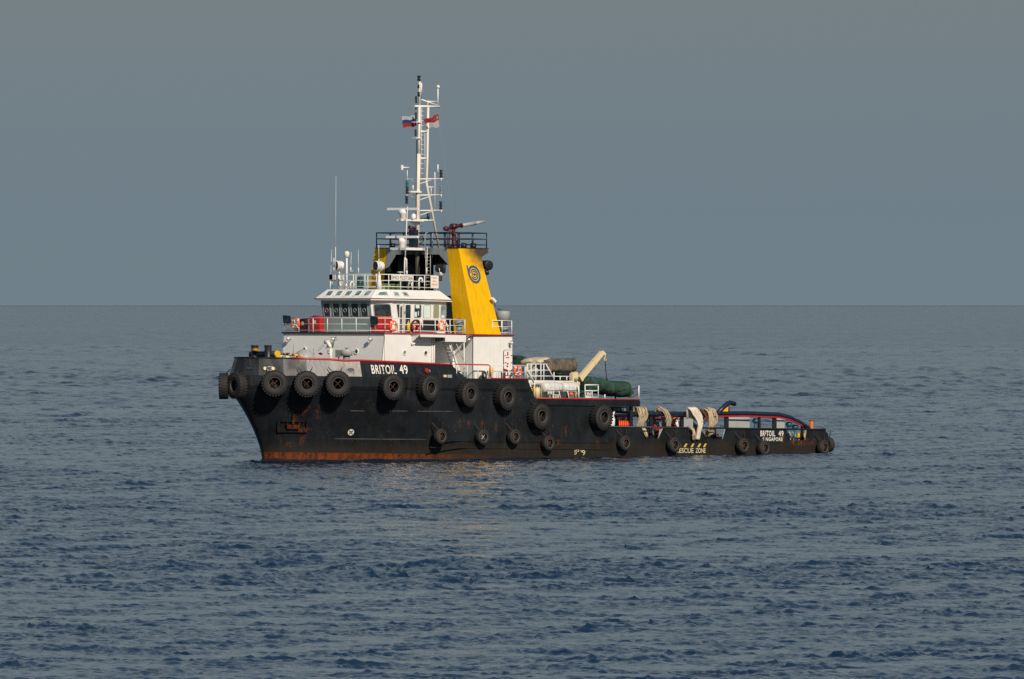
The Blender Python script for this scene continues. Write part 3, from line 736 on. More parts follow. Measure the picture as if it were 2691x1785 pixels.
RY = -BH + 0.75
def railtop(px, py, y=RY): return P(px, py, y=y)
path = [(1602, 1087.5), (1664, 1089), (1760, 1088), (1810, 1088), (1888, 1087), (1960, 1086.5), (2045, 1090), (2074, 1097), (2103, 1111), (2126, 1128)]
for side in (-1, 1):
    pp = [railtop(a_, b_) for a_, b_ in path]; pp = [(x, y if side < 0 else -y, z) for x, y, z in pp]
    mb = MB(); mb.tube(pp, 0.16, 9); part('cargo_rail', mb, M['navy'], SHIP)
    rp = [(x, y - 0.13 if side < 0 else y - 0.1, z - 0.19) for x, y, z in pp[2:]]; rp[-1] = (rp[-1][0] - .8, rp[-1][1], rp[-1][2] + .35)
    mb = MB(); mb.tube(rp, 0.055, 6); part('rail_pipe', mb, M['red'], SHIP)
    for px, w0 in ((1610, .15), (1710, .14), (1792, .13), (1909, .17), (1995, .09), (2035, .17), (2108, .1)):
        xx = railtop(px, 1100)[0]; zt = min(3.4, np.interp(xx, [q[0] for q in pp], [q[2] for q in pp]))
        mb = MB(); mb.box(xx - w0, xx + w0, min(pp[0][1] - .06, pp[0][1] + .06), max(pp[0][1] - .06, pp[0][1] + .06), 1.0, zt); part('rail_post', mb, M['black'], SHIP)
# starboard-side crash rail panels, their pale inner faces seen through the port openings
for xa, xb, mt in ((1788, 1815, 'greengrey'), (1915, 1970, 'grey'), (2041, 2062, 'grey')):
    a0 = P(xa, 1127, y=BH - 1.3); b0 = P(xb, 1127, y=BH - 1.3)
    mb = MB(); mb.prism([(a0[0] - .25, BH - 1.3, 3.42), (b0[0], BH - 1.3, 3.42), (b0[0], BH - 1.3, 1.0), (a0[0], BH - 1.3, 1.0)], (0, 0.06, 0))
    f = part('inner_rail_panel', mb, M[mt], SHIP)
    mb = MB(); mb.tube([(a0[0] - .2, BH - 1.42, 3.15), (b0[0] + .5, BH - 1.42, 3.12)], 0.06, 6); part('panel_pipe', mb, M['grey'], f)
    mb = MB(); mb.tube([(a0[0] - .45, BH - 1.36, 3.0), (a0[0] - .05, BH - 1.36, 1.6)], 0.06, 5); part('panel_stay', mb, M['white'], f)
# plating behind the openings: lower inner side of the starboard bulwark is the dark hull already
# rope horn and its yellow gusset
mb = MB(); mb.tube([railtop(1884, 1088), railtop(1900, 1072), railtop(1912, 1060.5), railtop(1919, 1058), railtop(1931, 1062)], 0.16, 8); part('rail_horn', mb, M['navy'], SHIP)
mb = MB(); mb.tube([railtop(1914, 1062), railtop(1915, 1087)], 0.06, 6); part('rail_horn', mb, M['navy'], SHIP)
mb = MB(); mb.prism([railtop(1890, 1085.5, RY - .05), railtop(1913.5, 1086, RY - .05), railtop(1913.5, 1069.5, RY - .05)], (0, 0.05, 0)); part('horn_gusset', mb, M['yellow'], SHIP)
# rescue zone marking and home port
for s, x0, x1, mt in (('RESCUE', 1777, 1822.5, 'letterrescue'), ('ZONE', 1828, 1854.5, 'letterrescue')):
    part('rescue_lettering', text_on(s, P(x0, 1190.6, y=-BH - .012), P(x1, 1190.9, y=-BH - .012), P(x0, 1177.6, y=-BH - .012), 0.02), M[mt], SHIP)
for px in (1801.7, 1820, 1837.6, 1852.5):
    pl = [P(px - 5, 1175.3, y=-BH - .012), P(px, 1175.3, y=-BH - .012), P(px + 5, 1166, y=-BH - .012), P(px + 0.5, 1166, y=-BH - .012)]
    mb = MB(); mb.prism(pl, (0, .01, 0)); part('rescue_stripe', mb, M['letteryellow'], SHIP)
for s, x0, x1, y0, y1, bd in (('BRITOIL', 1998.5, 2037, 1147, 1131.5, 0.028), ('49', 2046, 2059, 1147, 1131.8, 0.028), ('SINGAPORE', 2004.5, 2056.5, 1159.3, 1149.5, 0.024)):
    part('port_lettering', text_on(s, P(x0, y0, y=-BH - .014), P(x1, y0 + .3, y=-BH - .014), P(x0, y1, y=-BH - .014), bd, 1.15), M['letter'], SHIP)
# small square scuppers in the plating
for px, py, w0, h0 in ((1378, 1152, .07, .1), (1594, 1157, .12, .1), (1924, 1163, .17, .16), (1980, 1160, .2, .13), (2035, 1163, .16, .12), (1795, 1160, .3, .13), (1411, 1159, .08, .1)):
    q = P(px, py, y=-BH - 0.01); mb = MB(); mb.box(q[0] - w0, q[0] + w0, -BH - 0.008, -BH + 0.03, q[2] - h0, q[2] + h0); part('scupper', mb, M['black'], SHIP)

# ------------------------------------------------------------------ deckhouse, wheelhouse, funnels
ZU, ZE, ZR, ZF = 8.42, 10.60, 11.32, 12.33             # upper deck, eaves, wheelhouse top, top rail
HWX, HWY = 6.48, 4.68                                  # front of the deckhouse, half width
XR, YR, XAB, YAB, XAE = 11.15, 3.5, 14.3, 5.24, 18.05  # recess and after block

def wall(pts, off, mat, name='deckhouse_wall', label=None):
    mb = MB(); mb.prism(pts, off); return part(name, mb, M[mat], SHIP, label=label)
zb = ZA - 0.03
fb = 0.42                                              # the front leans back: its foot stands this far ahead
wall([(HWX - fb, -HWY, zb), (HWX - fb, HWY, zb), (HWX, HWY, ZU - .03), (HWX, -HWY, ZU - .03)], (0.08, 0, 0), 'front', label='deckhouse front facing the bow')
for sd in (-1, 1):
    wall([(HWX - fb, sd * (HWY - .002), zb), (XR, sd * (HWY - .002), zb), (XR, sd * (HWY - .002), ZU - .03), (HWX, sd * (HWY - .002), ZU - .03)], (0, -sd * 0.08, 0), 'white')
    wall([(XR + .002, sd * HWY, zb), (XR + .002, sd * YR, zb), (XR + .002, sd * YR, ZU - .03), (XR + .002, sd * HWY, ZU - .03)], (-0.08, 0, 0), 'white')
    wall([(XR, sd * YR, zb), (XAB, sd * YR, zb), (XAB, sd * YR, ZU - .03), (XR, sd * YR, ZU - .03)], (0, -sd * 0.08, 0), 'white')
    wall([(XAB, sd * YR, zb), (XAB, sd * YAB, zb), (XAB, sd * YAB, ZU - .03), (XAB, sd * YR, ZU - .03)], (0.08, 0, 0), 'front')
    wall([(XAB, sd * (YAB + .002), zb), (XAE, sd * (YAB + .002), zb), (XAE, sd * (YAB + .002), ZU - .03), (XAB, sd * (YAB + .002), ZU - .03)], (0, -sd * 0.08, 0), 'white')
wall([(XAE + .002, -YAB, zb), (XAE + .002, YAB, zb), (XAE + .002, YAB, ZU - .03), (XAE + .002, -YAB, ZU - .03)], (-0.08, 0, 0), 'white')
# upper deck slab with its red edge
edge = [(HWX - .10, -HWY - .06), (8.85, -HWY - .06), (8.95, -5.53), (13.3, -5.53), (13.3, -HWY - .3), (XAB - .1, -HWY - .3), (XAB - .1, -YAB - .06), (XAE + .1, -YAB - .06)]
full = edge + [(x, -y) for x, y in edge[::-1]]
mb = MB(); mb.prism([(x, y, ZU) for x, y in full], (0, 0, -0.06)); part('upper_deck', mb, M['greengrey'], SHIP)
for sgn in (-1, 1):
    mb = MB(); mb.tube([(x, y * (1 if sgn < 0 else -1), ZU + .01) for x, y in edge[:4]] , 0.045, 6); mb.tube([(13.3, sgn * 5.53, ZU + .01), (XAB, sgn * 5.4, ZU + .01), (XAE + .1, sgn * (YAB + .06), ZU + .01)], 0.045, 6)
    part('deck_edge_trim', mb, M['red'], SHIP)
mb = MB(); mb.tube([(HWX - .1, -HWY - .06, ZU + .01), (HWX - .1, HWY + .06, ZU + .01)], 0.045, 6); part('deck_edge_trim', mb, M['darkred'], SHIP)
for sgn in (-1, 1):
    y0, y1 = sorted((sgn * 5.535, sgn * 5.50))
    mb = MB(); mb.box(8.95, 11.3, y0, y1, ZU - .22, ZU - .05); part('walkway_fascia', mb, M['white'], SHIP)
    mb = MB(); mb.box(11.32, 13.3, y0, y1, ZU - .50, ZU - .05); part('walkway_fascia', mb, M['white'], SHIP)
    mb = MB(); mb.box(11.3, 13.3, min(sgn * 5.5, sgn * YR), max(sgn * 5.5, sgn * YR), ZU - .5, ZU - .46); part('walkway_underside', mb, M['grey'], SHIP)
    mb = MB(); mb.prism([(8.95, sgn * 5.5, ZU - .07), (8.95, sgn * HWY, ZU - .07), (8.95, sgn * HWY, ZU - .62)], (0.05, 0, 0)); part('walkway_bracket', mb, M['white'], SHIP)
    mb = MB(); mb.prism([(8.9, sgn * HWY, ZU - .6), (9.7, sgn * (HWY + .02), ZU - .6), (8.9, sgn * (HWY + .15), ZU - .75)], (0, 0, .04)); part('walkway_bracket', mb, M['white'], SHIP)
    mb = MB(); mb.tube([(13.2, sgn * 5.45, ZU - .5), (13.2, sgn * 5.45, zb)], 0.04, 6); part('walkway_post', mb, M['white'], SHIP)
# vertical pipes and pilasters on the port side wall
for px, r in ((1011.5, .025), (1135, .03), (1141, .05)):
    q = P(px, 900, y=-HWY - .05); mb = MB(); mb.tube([(q[0], -HWY - .06, zb), (q[0], -HWY - .06, ZU - .08)], r, 6); part('downpipe', mb, M['white'], SHIP)

def porthole(c, n, r=0.15, mat='glass'):
    f = part('porthole', ring_on(Vector(c) + Vector(n) * .02, n, r, r, 0.035, 16), M['white'], SHIP)
    part('pane', disc_on(Vector(c) + Vector(n) * .004, n, r * .95, r * .95, 0.01, 16), M[mat], f)
lean = fb / (ZU - zb)
NF = Vector((-1, 0, 0.155)).normalized()
def front_pt(px, py):                                  # on the leaning deckhouse front
    z = 7.0
    for _ in range(4): q = P(px, py, x=HWX - lean * (ZU - z)); z = q[2]
    return Vector(q)
for px, py in ((936.8, 924.4), (800, 920), (868, 922)): porthole(front_pt(px, py), NF, 0.17)
for px, py, mt in ((1062.7, 927, 'glassblue'), (1118.3, 928, 'glass')): porthole(P(px, py, y=-HWY), Vector((0, -1, 0)), 0.16, mt)

def lamp(p, n, nm='bulkhead_lamp', r=0.11):
    p = Vector(p); n = Vector(n).normalized()
    mb = MB(); mb.tube([p, p + n * 0.28], 0.03, 6); mb.torus(p + n * .3 + Vector((0, 0, -.02)), (0, 0, 1), r * 1.15, 0.014, 12, 5); mb.tube([p + n * .3 + Vector((0, 0, .10)), p + n * .3 + Vector((0, 0, .17))], r * 0.8, 10)
    f = part(nm, mb, M['grey'], SHIP)
    mb = MB(); mb.lathe([(0.0, -.12), (r * .7, -.1), (r * .9, 0), (r * .75, .1), (0.0, .1)], p + n * .3, (0, 0, 1), 10); part('globe', mb, M['white'], f)
for px, py in ((980.2, 888), (882.6, 888), (765.3, 887)): lamp(front_pt(px, py + 4), (-1, 0, 0))
lamp(P(1336, 902, y=-YAB), (0, -1, 0)); lamp(P(1240, 893, x=XAB), (-1, 0, 0))
# weather-tight door aft, with raised red frame
def door(x0, x1, z0, z1, y, nm='weathertight_door', frame='rust', face='white'):
    mb = MB(); r = .16; pts = []
    for (cx, cz, a0) in ((x1 - r, z1 - r, 0), (x0 + r, z1 - r, 90), (x0 + r, z0 + r, 180), (x1 - r, z0 + r, 270)):
        pts += [(cx + r * cos(radians(a0 + k * 22.5)), y - .03, cz + r * sin(radians(a0 + k * 22.5))) for k in range(5)]
    mb.prism(pts, (0, -0.05, 0)); d = part(nm, mb, M[face], SHIP)
    mb = MB(); mb.tube(pts + [pts[0]], 0.03, 6, cap=False); part('door_frame', mb, M[frame], d)
    for zz in (z0 + .35, (z0 + z1) / 2, z1 - .35):
        for xx in (x0 + .1, x1 - .1):
            mb = MB(); mb.obox((xx, y - .10, zz), (.07, 0, .03), (0, .02, 0), (0, 0, .015)); part('dog_handle', mb, M['darkred'], d)
    return d
q0, q1 = P(1322.4, 986, y=-YAB), P(1344, 920.8, y=-YAB)
d = door(q0[0], q1[0], q0[2], q1[2], -YAB)
for i, (px, py, w0, h0, mt) in enumerate(((1334.5, 930, .06, .12, 'red'), (1334, 940, .16, .03, 'red'), (1334, 956, .10, .07, 'orange'), (1334, 963, .1, .05, 'logo'), (1334, 980, .05, .14, 'red'))):
    q = P(px, py, y=-YAB - .09); mb = MB(); mb.box(q[0] - w0, q[0] + w0, -YAB - .095, -YAB - .085, q[2] - h0, q[2] + h0); part('door_notice', mb, M[mt], d)

# inclined stair with treads, and its long handrails
s0, s1 = P(1162, 893, y=-4.75), P(1200, 990, y=-4.75)
mb = MB()
for yy in (-5.2, -4.68):
    mb.prism([(s0[0] - .05, yy, s0[2] + .1), (s0[0] + .12, yy, s0[2] + .1), (s1[0] + .12, yy, s1[2]), (s1[0] - .05, yy, s1[2])], (0, 0.04, 0))
st = part('stair', mb, M['white'], SHIP)
for k in range(11):
    f_ = (k + .5) / 11; x = s0[0] + (s1[0] - s0[0]) * f_; z = s0[2] + (s1[2] - s0[2]) * f_
    mb = MB(); mb.box(x - .06, x + .2, -5.15, -4.68, z - .02, z + .02); part('tread', mb, M['white'], st)
for y_, pa, pb in ((-5.25, (1170, 838), (1197, 954)), (-5.3, (1175, 852), (1223, 956))):
    mb = MB(); mb.tube([P(*pa, y=y_), P(*pb, y=y_)], 0.03, 6); part('handrail', mb, M['white'], st)

# ---- wheelhouse
WF, WY0, WY1, WC, WE = 7.55, 2.28, 3.3, 8.58, 13.75      # front x at eaves level, half widths, chamfer end, after end
def wh_ring(z):                                          # reverse-raked front: foot further aft
    k = (ZE - z) / (ZE - ZU) * 0.30
    return [(WF + k, WY0 - .0, z), (WF + k, -WY0, z), (WC + k * .7, -WY1 + k * .35, z), (WE, -WY1 + k * .35, z), (WE, WY1 - k * .35, z), (WC + k * .7, WY1 - k * .35, z)]
lo, hi = wh_ring(ZU), wh_ring(ZE)
names = ['front', 'white', 'white', 'white', 'white', 'white']
for i in range(6):
    a, b, c, d = [Vector(v) for v in (lo[i], lo[(i + 1) % 6], hi[(i + 1) % 6], hi[i])]
    n = (b - a).cross(d - a).normalized()
    if n.dot((a + b) / 2 - Vector((10.5, 0, a.z))) < 0: n = -n
    mb = MB(); mb.prism([a, b, c, d], -n * .06); part('wheelhouse_wall', mb, M['greengrey'] if i == 0 else M['white'], SHIP)
WALLS = {'front': 0, 'chamfer': 1, 'side': 2}
def wall_point(face, px, py, lift=0.0):
    i = WALLS[face]; a, b, d = Vector(lo[i]), Vector(lo[(i + 1) % 6]), Vector(hi[i])
    n = (b - a).cross(d - a).normalized()
    if n.dot((a + b) / 2 - Vector((10.5, 0, a.z))) < 0: n = -n
    o = Vector((CAM[0], CAM[1], HCAM)); t = (px - CXP) / FPX; dr = Vector((ST + t * CT, CT - t * ST, -(py - EYE) / FPX))
    nn = Vector((n.x, n.y, n.z)); nn = Vector((n.x + n.z * TAU, n.y, n.z)); s = (n.dot(a) - nn.dot(o)) / nn.dot(dr)
    w = o + dr * s; return Vector((w.x, w.y, w.z + TAU * w.x)) + n * lift, n
def window(face, quad, mat='glass', frame='white', r=.12, nm='window'):
    """quad: bottom-left, bottom-right, top-right, top-left in the photograph"""
    pts = [wall_point(face, *q)[0] for q in quad]; n = wall_point(face, *quad[0])[1]
    rp = []
    for i in range(4):                                  # rounded corners
        p, a, b = pts[i], pts[i - 1], pts[(i + 1) % 4]
        ra, rb = min(r, (a - p).length * .45), min(r, (b - p).length * .45)
        u, v = (a - p).normalized() * ra, (b - p).normalized() * rb
        rp += [p + u, p + (u + v) * .3, p + v]
    mb = MB(); mb.tube([p + n * .01 for p in rp + [rp[0]]], 0.03, 5, cap=False); f = part(nm, mb, M[frame], SHIP)
    mb = MB(); mb.prism([p + n * .008 for p in rp], n * .008); part('pane', mb, M[mat], f)
    return f, n
def z3(x, y): return (720 + x / 5.6, 640 + y / 5.6)
def z4(x, y): return (1000 + x / 7.842, 760 + y / 7.842)
for (x0, x1) in ((722, 832), (860, 974), (988, 1108), (1130, 1252), (1268, 1388)):
    f, n = window('front', [z3(x0 + 20, 1085), z3(x1, 1085), z3(x1 - 12, 878), z3(x0 + 2, 878)], 'glass', 'grey')
    q = wall_point('front', *z3((x0 + x1) / 2 + 2, 985), .025)[0]
    mb = MB(); mb.torus(q, n, 0.13, 0.018, 16, 5); part('clear_view_screen', mb, M['steel'], f)
window('chamfer', [z3(1482, 1090), z3(1732, 1090), z3(1712, 892), z3(1464, 892)], 'glass', 'grey')
window('side', [z4(352, 595), z4(392, 595), z4(392, 310), z4(318, 310)], 'glass', 'white', .05)
window('side', [z4(690, 590), z4(832, 590), z4(835, 315), z4(700, 315)], 'glass', 'grey')
window('side', [z4(878, 600), z4(1028, 600), z4(1028, 325), z4(885, 325)], 'blind', 'grey')
window('side', [z4(1088, 603), z4(1200, 603), z4(1200, 318), z4(1095, 318)], 'curtain', 'grey')
window('side', [z4(1235, 605), z4(1345, 605), z4(1345, 320), z4(1245, 320)], 'glassblue', 'grey')
for a_, b_ in (((720, 395), (798, 322)), ((692, 570), (745, 470)), ((765, 545), (785, 455))):
    q0, q1 = wall_point('side', *z4(*a_), .03)[0], wall_point('side', *z4(*b_), .03)[0]
    mb = MB(); mb.box(q0.x, q1.x, q0.y - .005, q0.y + .002, q0.z, q1.z); part('window_notice', mb, M['blind'], SHIP)
q0, q1 = wall_point('side', *z4(1248, 590), .02)[0], wall_point('side', *z4(1318, 400), .02)[0]
mb = MB(); mb.prism([q0, (q1.x, q0.y, q0.z), (q1.x, q0.y, q1.z), (q0.x, q0.y, q1.z - .25)], (0, -.004, 0)); part('window_notice', mb, M['blind'], SHIP)
# doorway standing open
f, n = window('side', [z4(500, 890), z4(622, 890), z4(622, 318), z4(505, 318)], 'lens', 'white', .1, 'doorway')
q = wall_point('side', *z4(500, 600), .02)[0]; zt = wall_point('side', *z4(500, 300))[0].z; zd = ZU + .05
mb = MB(); u_ = Vector((-0.62, -0.42, 0)).normalized()
a_ = Vector((q.x, q.y, zd)); mb.prism([a_, a_ + u_ * .75, (a_ + u_ * .75) + Vector((0, 0, zt - zd)), a_ + Vector((0, 0, zt - zd))], u_.cross(Vector((0, 0, 1))) * .05)
dd = part('open_door', mb, M['white'], SHIP); nn_ = u_.cross(Vector((0, 0, 1)))
if nn_.y > 0: nn_ = -nn_
part('door_window', disc_on(a_ + u_ * .38 + Vector((0, 0, 1.35)) + nn_ * .055, nn_, .09, .09, .01, 14), M['glass'], dd)

# roof visor: sloping band between the eaves and the bridge top, with skylights
ev = [(7.30, WY0 + .32), (7.30, -WY0 - .32), (8.55, -WY1 - .30), (14.0, -WY1 - .30), (14.0, WY1 + .30), (8.55, WY1 + .30)]
tp = [(8.12, 2.24), (8.12, -2.24), (8.75, -2.75), (13.65, -2.75), (13.65, 2.75), (8.75, 2.75)]
for i in range(6):
    a, b = Vector((*ev[i], ZE + .10)), Vector((*ev[(i + 1) % 6], ZE + .10)); c, d = Vector((*tp[(i + 1) % 6], ZR)), Vector((*tp[i], ZR))
    n = (b - a).cross(d - a).normalized(); n = n if n.z > 0 else -n
    mb = MB(); mb.prism([a, b, c, d], -n * .05); part('roof_slope', mb, M['white'], SHIP)
    lo_a, lo_b = Vector((*ev[i], ZE)), Vector((*ev[(i + 1) % 6], ZE)); o_ = (lo_b - lo_a).cross(Vector((0, 0, 1))).normalized()
    if o_.dot(lo_a - Vector((10.5, 0, ZE))) < 0: o_ = -o_
    mb = MB(); mb.prism([lo_a + o_ * .003, lo_b + o_ * .003, b + o_ * .003, a + o_ * .003], -o_ * .05); part('eaves_fascia', mb, M['white'], SHIP)
    mb = MB(); mb.tube([a + o_ * .02, b + o_ * .02], 0.028, 6); part('eaves_trim', mb, M['darkred'], SHIP)
mb = MB(); mb.prism([(x, y, ZE - .003) for x, y in ev], (0, 0, .05)); part('eaves_soffit', mb, M['grey'], SHIP)
mb = MB(); mb.prism([(x, y, ZR) for x, y in tp], (0, 0, -.05)); part('bridge_top', mb, M['greengrey'], SHIP)
def slope_point(i, px, py, lift=0.0):
    a, b, d = Vector((*ev[i], ZE + .10)), Vector((*ev[(i + 1) % 6], ZE + .10)), Vector((*tp[i], ZR))
    n = (b - a).cross(d - a).normalized(); n = n if n.z > 0 else -n
    o = Vector((CAM[0], CAM[1], HCAM)); t = (px - CXP) / FPX; dr = Vector((ST + t * CT, CT - t * ST, -(py - EYE) / FPX))
    nn = Vector((n.x + n.z * TAU, n.y, n.z)); s = (n.dot(a) - nn.dot(o)) / nn.dot(dr); w = o + dr * s
    return Vector((w.x, w.y, w.z + TAU * w.x)) + n * lift, n
def skylight(i, quad):
    pts = [slope_point(i, *q)[0] for q in quad]; n = slope_point(i, *quad[0])[1]
    mb = MB(); mb.tube([p + n * .015 for p in pts + [pts[0]]], 0.035, 5, cap=False); f = part('skylight', mb, M['white'], SHIP)
    mb = MB(); mb.prism([p + n * .006 for p in pts], n * .01); part('pane', mb, M['glassblue'], f)
for k in range(5):
    x = 738 + k * 140; skylight(0, [z3(x, 777), z3(x + 95, 777), z3(x + 142, 706), z3(x + 62, 706)])
skylight(1, [z3(1508, 770), z3(1682, 770), z3(1655, 714), z3(1556, 714)])
skylight(2, [z3(1778, 776), z3(1850, 776), z3(1820, 718), z3(1758, 718)]); skylight(2, [z3(1920, 778), z3(1990, 778), z3(1950, 720), z3(1878, 720)])

# ---- railings
def railing(pts, levels, spacing, mat, r=0.024, pr=0.03, label=None, h0=0.0, posts=True):
    """a run of railing: the rails in one piece, each stanchion a piece of its own"""
    pts = [Vector(p) for p in pts]; mb = MB()
    for h in levels: mb.tube([p + Vector((0, 0, h)) for p in pts], r * (1.25 if h == max(levels) else 1), 6)
    f = part('railing', mb, M[mat], SHIP, label=label)
    if posts:
        for a, b in zip(pts[:-1], pts[1:]):
            L_ = (b - a).length; k = max(1, round(L_ / spacing))
            for i in range(k + (1 if b is pts[-1] else 0)):
                p = a.lerp(b, i / k); mb = MB(); mb.tube([p, p + Vector((0, 0, max(levels)))], pr, 6); part('stanchion', mb, M[mat], f)
    return f
LV = (0.17, 0.58, 0.98)
ed = .04
railing([(HWX + ed, HWY - ed, ZU), (HWX + ed, -HWY + ed, ZU)], LV, 1.31, 'white', label='white rail across the deckhouse front')
railing([(HWX + ed, -HWY + ed, ZU), (8.95, -HWY + ed, ZU), (9.0, -5.47, ZU), (13.25, -5.47, ZU)], LV, 1.25, 'white', label='white rail along the port walkway')
railing([(HWX + ed, HWY - ed, ZU), (8.95, HWY - ed, ZU), (9.0, 5.47, ZU), (13.25, 5.47, ZU)], LV, 1.5, 'white')
railing([(16.2, -YAB + .05, ZU), (XAE, -YAB + .05, ZU), (XAE, YAB - .05, ZU)], LV, 0.95, 'white')
rl = (0.20, 0.6, 1.0)
railing([(8.3, 2.12, ZR), (8.3, -2.12, ZR), (8.95, -2.62, ZR), (13.5, -2.62, ZR)], rl, 1.08, 'white', label='white rail round the bridge top')
railing([(8.3, 2.12, ZR), (8.95, 2.62, ZR), (13.5, 2.62, ZR)], rl, 1.2, 'white')
# rail of the side deck abreast the after block
zz = ZA
def rp(px, y=-BH + .06): return P(px, 990, y=y)[0]
railing([(rp(1200), -BH + .06, zz), (rp(1284), -BH + .06, zz)], (0.9,), 1.0, 'white')
mb = MB(); mb.tube([(rp(1197), -BH + .04, zz + .92), (rp(1283), -BH + .04, zz + .92), (rp(1287), -BH + .04, zz + .84), (rp(1289), -BH + .04, zz + .08), (rp(1292), -BH + .04, zz + .03), (rp(1386), -BH + .04, zz + .03)], .04, 6)
part('bent_edge_pipe', mb, M['red'], SHIP)
railing([(rp(1290), -BH + .06, zz), (rp(1383), -BH + .06, zz)], (0.46, .9), 0.62, 'white', r=.022, pr=.022)
railing([(XA0 - .1, -BH + .1, zz), (XA0 - .1, BH - .1, zz)], (0.46, .9), 1.5, 'white', r=.022)
mb = MB(); mb.tube([(XA1, -BH + .02, ZB + .03), (XBEND, -BH + .02, ZB + .03), (XBEND, BH - .02, ZB + .03)], .05, 6); part('deck_edge_trim', mb, M['red'], SHIP)

# ---- funnels
FX, FT, FYO, FYI, FBO, FBI = 14.35, 14.17, 3.84, 2.8, 5.36, 3.45
def fun(px, py, k=0.0): return P(px, py, y=-(FYO + (FBO - FYO) * k))
for sd in (-1, 1):
    zt, z0_ = FT, ZU
    # side face outline in x (forward edge vertical, after edge raked, horn at the top)
    out = []
    for px, py in ((1247.8, 878), (1205.4, 652), (1281.8, 654.5), (1283.7, 664), (1276, 669), (1267, 675), (1265.5, 683), (1317, 878)):
        z = P(px, py, y=-4.5)[2]; k = (FT - z) / (FT - ZU); y = FYO + (FBO - FYO) * k
        q = P(px, py, y=-y); out.append((q[0], sd * y, q[2]))
    out[0] = (FX, out[0][1], ZU); out[-1] = (out[-1][0], out[-1][1], ZU); out[1] = (FX, sd * FYO, FT)
    inn = []
    for (x, y, z) in out:
        k = (FT - z) / (FT - ZU); inn.append((x, sd * (FYI + (FBI - FYI) * k), z))
    mb = MB(); mb.add(out, [tuple(range(len(out)))]); nO = len(out)
    fs = []
    mb2 = MB(); mb2.add(out + inn, [(i, (i + 1) % nO, nO + (i + 1) % nO, nO + i) for i in (0, 2, 3, 4, 5, 6, 7)])
    mb.v += mb2.v; mb.f += [tuple(i + nO for i in f) for f in mb2.f]; mb.sm += mb2.sm
    fu = part('funnel', mb, M['funnel'], SHIP)
    mb = MB(); mb.add(inn, [tuple(range(len(inn)))]); part('inner_side', mb, M['black'], fu)
    mb = MB(); mb.prism([(FX - .05, sd * FYI, FT + .003), (FX - .05, sd * (FYO + .05), FT + .003), (17.25, sd * (FYO + .05), FT + .003), (17.25, sd * FYI, FT + .003)], (0, 0, .04)); part('top_plate', mb, M['black'], fu)
    for xx in (15.4, 16.3):
        mb = MB(); mb.cyl((xx, sd * 3.3, FT), (xx + .05, sd * 3.3, FT + .35), .2, 12); part('exhaust_pipe', mb, M['black'], fu)
    if sd < 0: FUN = fu
# platform and portal between the funnels
mb = MB(); mb.box(FX + .02, 17.2, -FYI + .0, FYI - .0, FT - .10, FT); part('portal_deck', mb, M['black'], SHIP)
pz = FT - .42
mb = MB(); mb.prism([(FX, -FYI, FT), (FX, FYI, FT), (FX, FYI + .12, FT - 1.35), (FX, FYI - .15, FT - 1.25), (FX, FYI - .85, pz), (FX, -FYI + .75, pz), (FX, -FYI + .05, FT - 1.0), (FX, -FYI - .1, FT - 1.1)], (.06, 0, 0))
part('portal_front', mb, M['arch'], SHIP)
mb = MB(); mb.prism([(17.1, -FYI, FT), (17.1, FYI, FT), (17.1, FYI, FT - 1.0), (17.1, FYI - .5, FT - 1.1), (17.1, -FYI + .3, FT - 1.0), (17.1, -FYI - .05, FT - 1.0)], (.05, 0, 0)); part('portal_back', mb, M['black'], SHIP)
mb = MB(); mb.box(14.7, 17.0, 2.0, 2.05, ZU, FT - .11); mb.box(16.95, 17.0, 1.0, 3.3, ZR - .3, FT - .1)
part('exhaust_casing', mb, M['black'], SHIP)
mb = MB(); mb.box(14.6, 16.5, -2.2, 2.2, ZU, ZR - .3); part('casing_house', mb, M['greengrey'], SHIP)
railing([(FX + .05, FYO - .05, FT + .04), (FX + .05, -FYO + .1, FT + .04), (17.15, -FYO + .1, FT + .04), (17.15, FYO - .05, FT + .04), (FX + .05, FYO - .05, FT + .04)], (0.22, 0.6, 1.0), 1.27, 'navy', r=.03, pr=.042, label='dark blue rail round the funnel platform')
# the owner's badge on the funnel side: ring, inner ring, letter and stem
c0 = P(1246.5, 721.5, y=-4.3); kz = (FT - c0[2]) / (FT - ZU); yy = FYO + (FBO - FYO) * kz
c0 = Vector(P(1246.5, 721.5, y=-yy)); slope = (FBO - FYO) / (FT - ZU)
NS = Vector((0, -1, slope)).normalized(); TS = Vector((1, 0, 0)); WS = NS.cross(TS); WS = WS if WS.z > 0 else -WS
def flat_ring(r0, r1, a0=0, a1=360, n=32, sx=1.0):
    mb = MB(); v = []
    for k in range(n + 1):
        a = radians(a0 + (a1 - a0) * k / n)
        for r in (r0, r1): v.append(c0 + NS * .012 + TS * (r * cos(a) * sx) + WS * (r * sin(a)))
    mb.add(v, [(2 * k, 2 * k + 1, 2 * k + 3, 2 * k + 2) for k in range(n)]); return mb
SXL = .92
for r0, r1, a0, a1 in ((.46, .63, 0, 360), (.30, .40, -160, 165), (.0, .10, 0, 360), (.18, .25, 20, 200), (.18, .25, 215, 380)):
    part('funnel_badge', flat_ring(r0, r1, a0, a1, 32, SXL), M['logo'], FUN)
p1, p2 = c0 + NS * .014 - TS * .60 * SXL + WS * .62, c0 + NS * .014 - TS * .60 * SXL - WS * .05
mb = MB(); mb.add([p1 - TS * .06, p1 + TS * .06, p2 + TS * .08, p2 - TS * .04], [(0, 1, 2, 3)]); part('funnel_badge', mb, M['logo'], FUN)
mb = MB(); q = c0 + NS * .016; mb.add([q - TS * .17 - WS * .03, q + TS * .17 - WS * .03, q + TS * .17 + WS * .03, q - TS * .17 + WS * .03], [(0, 1, 2, 3)]); part('funnel_badge', mb, M['logo'], FUN)

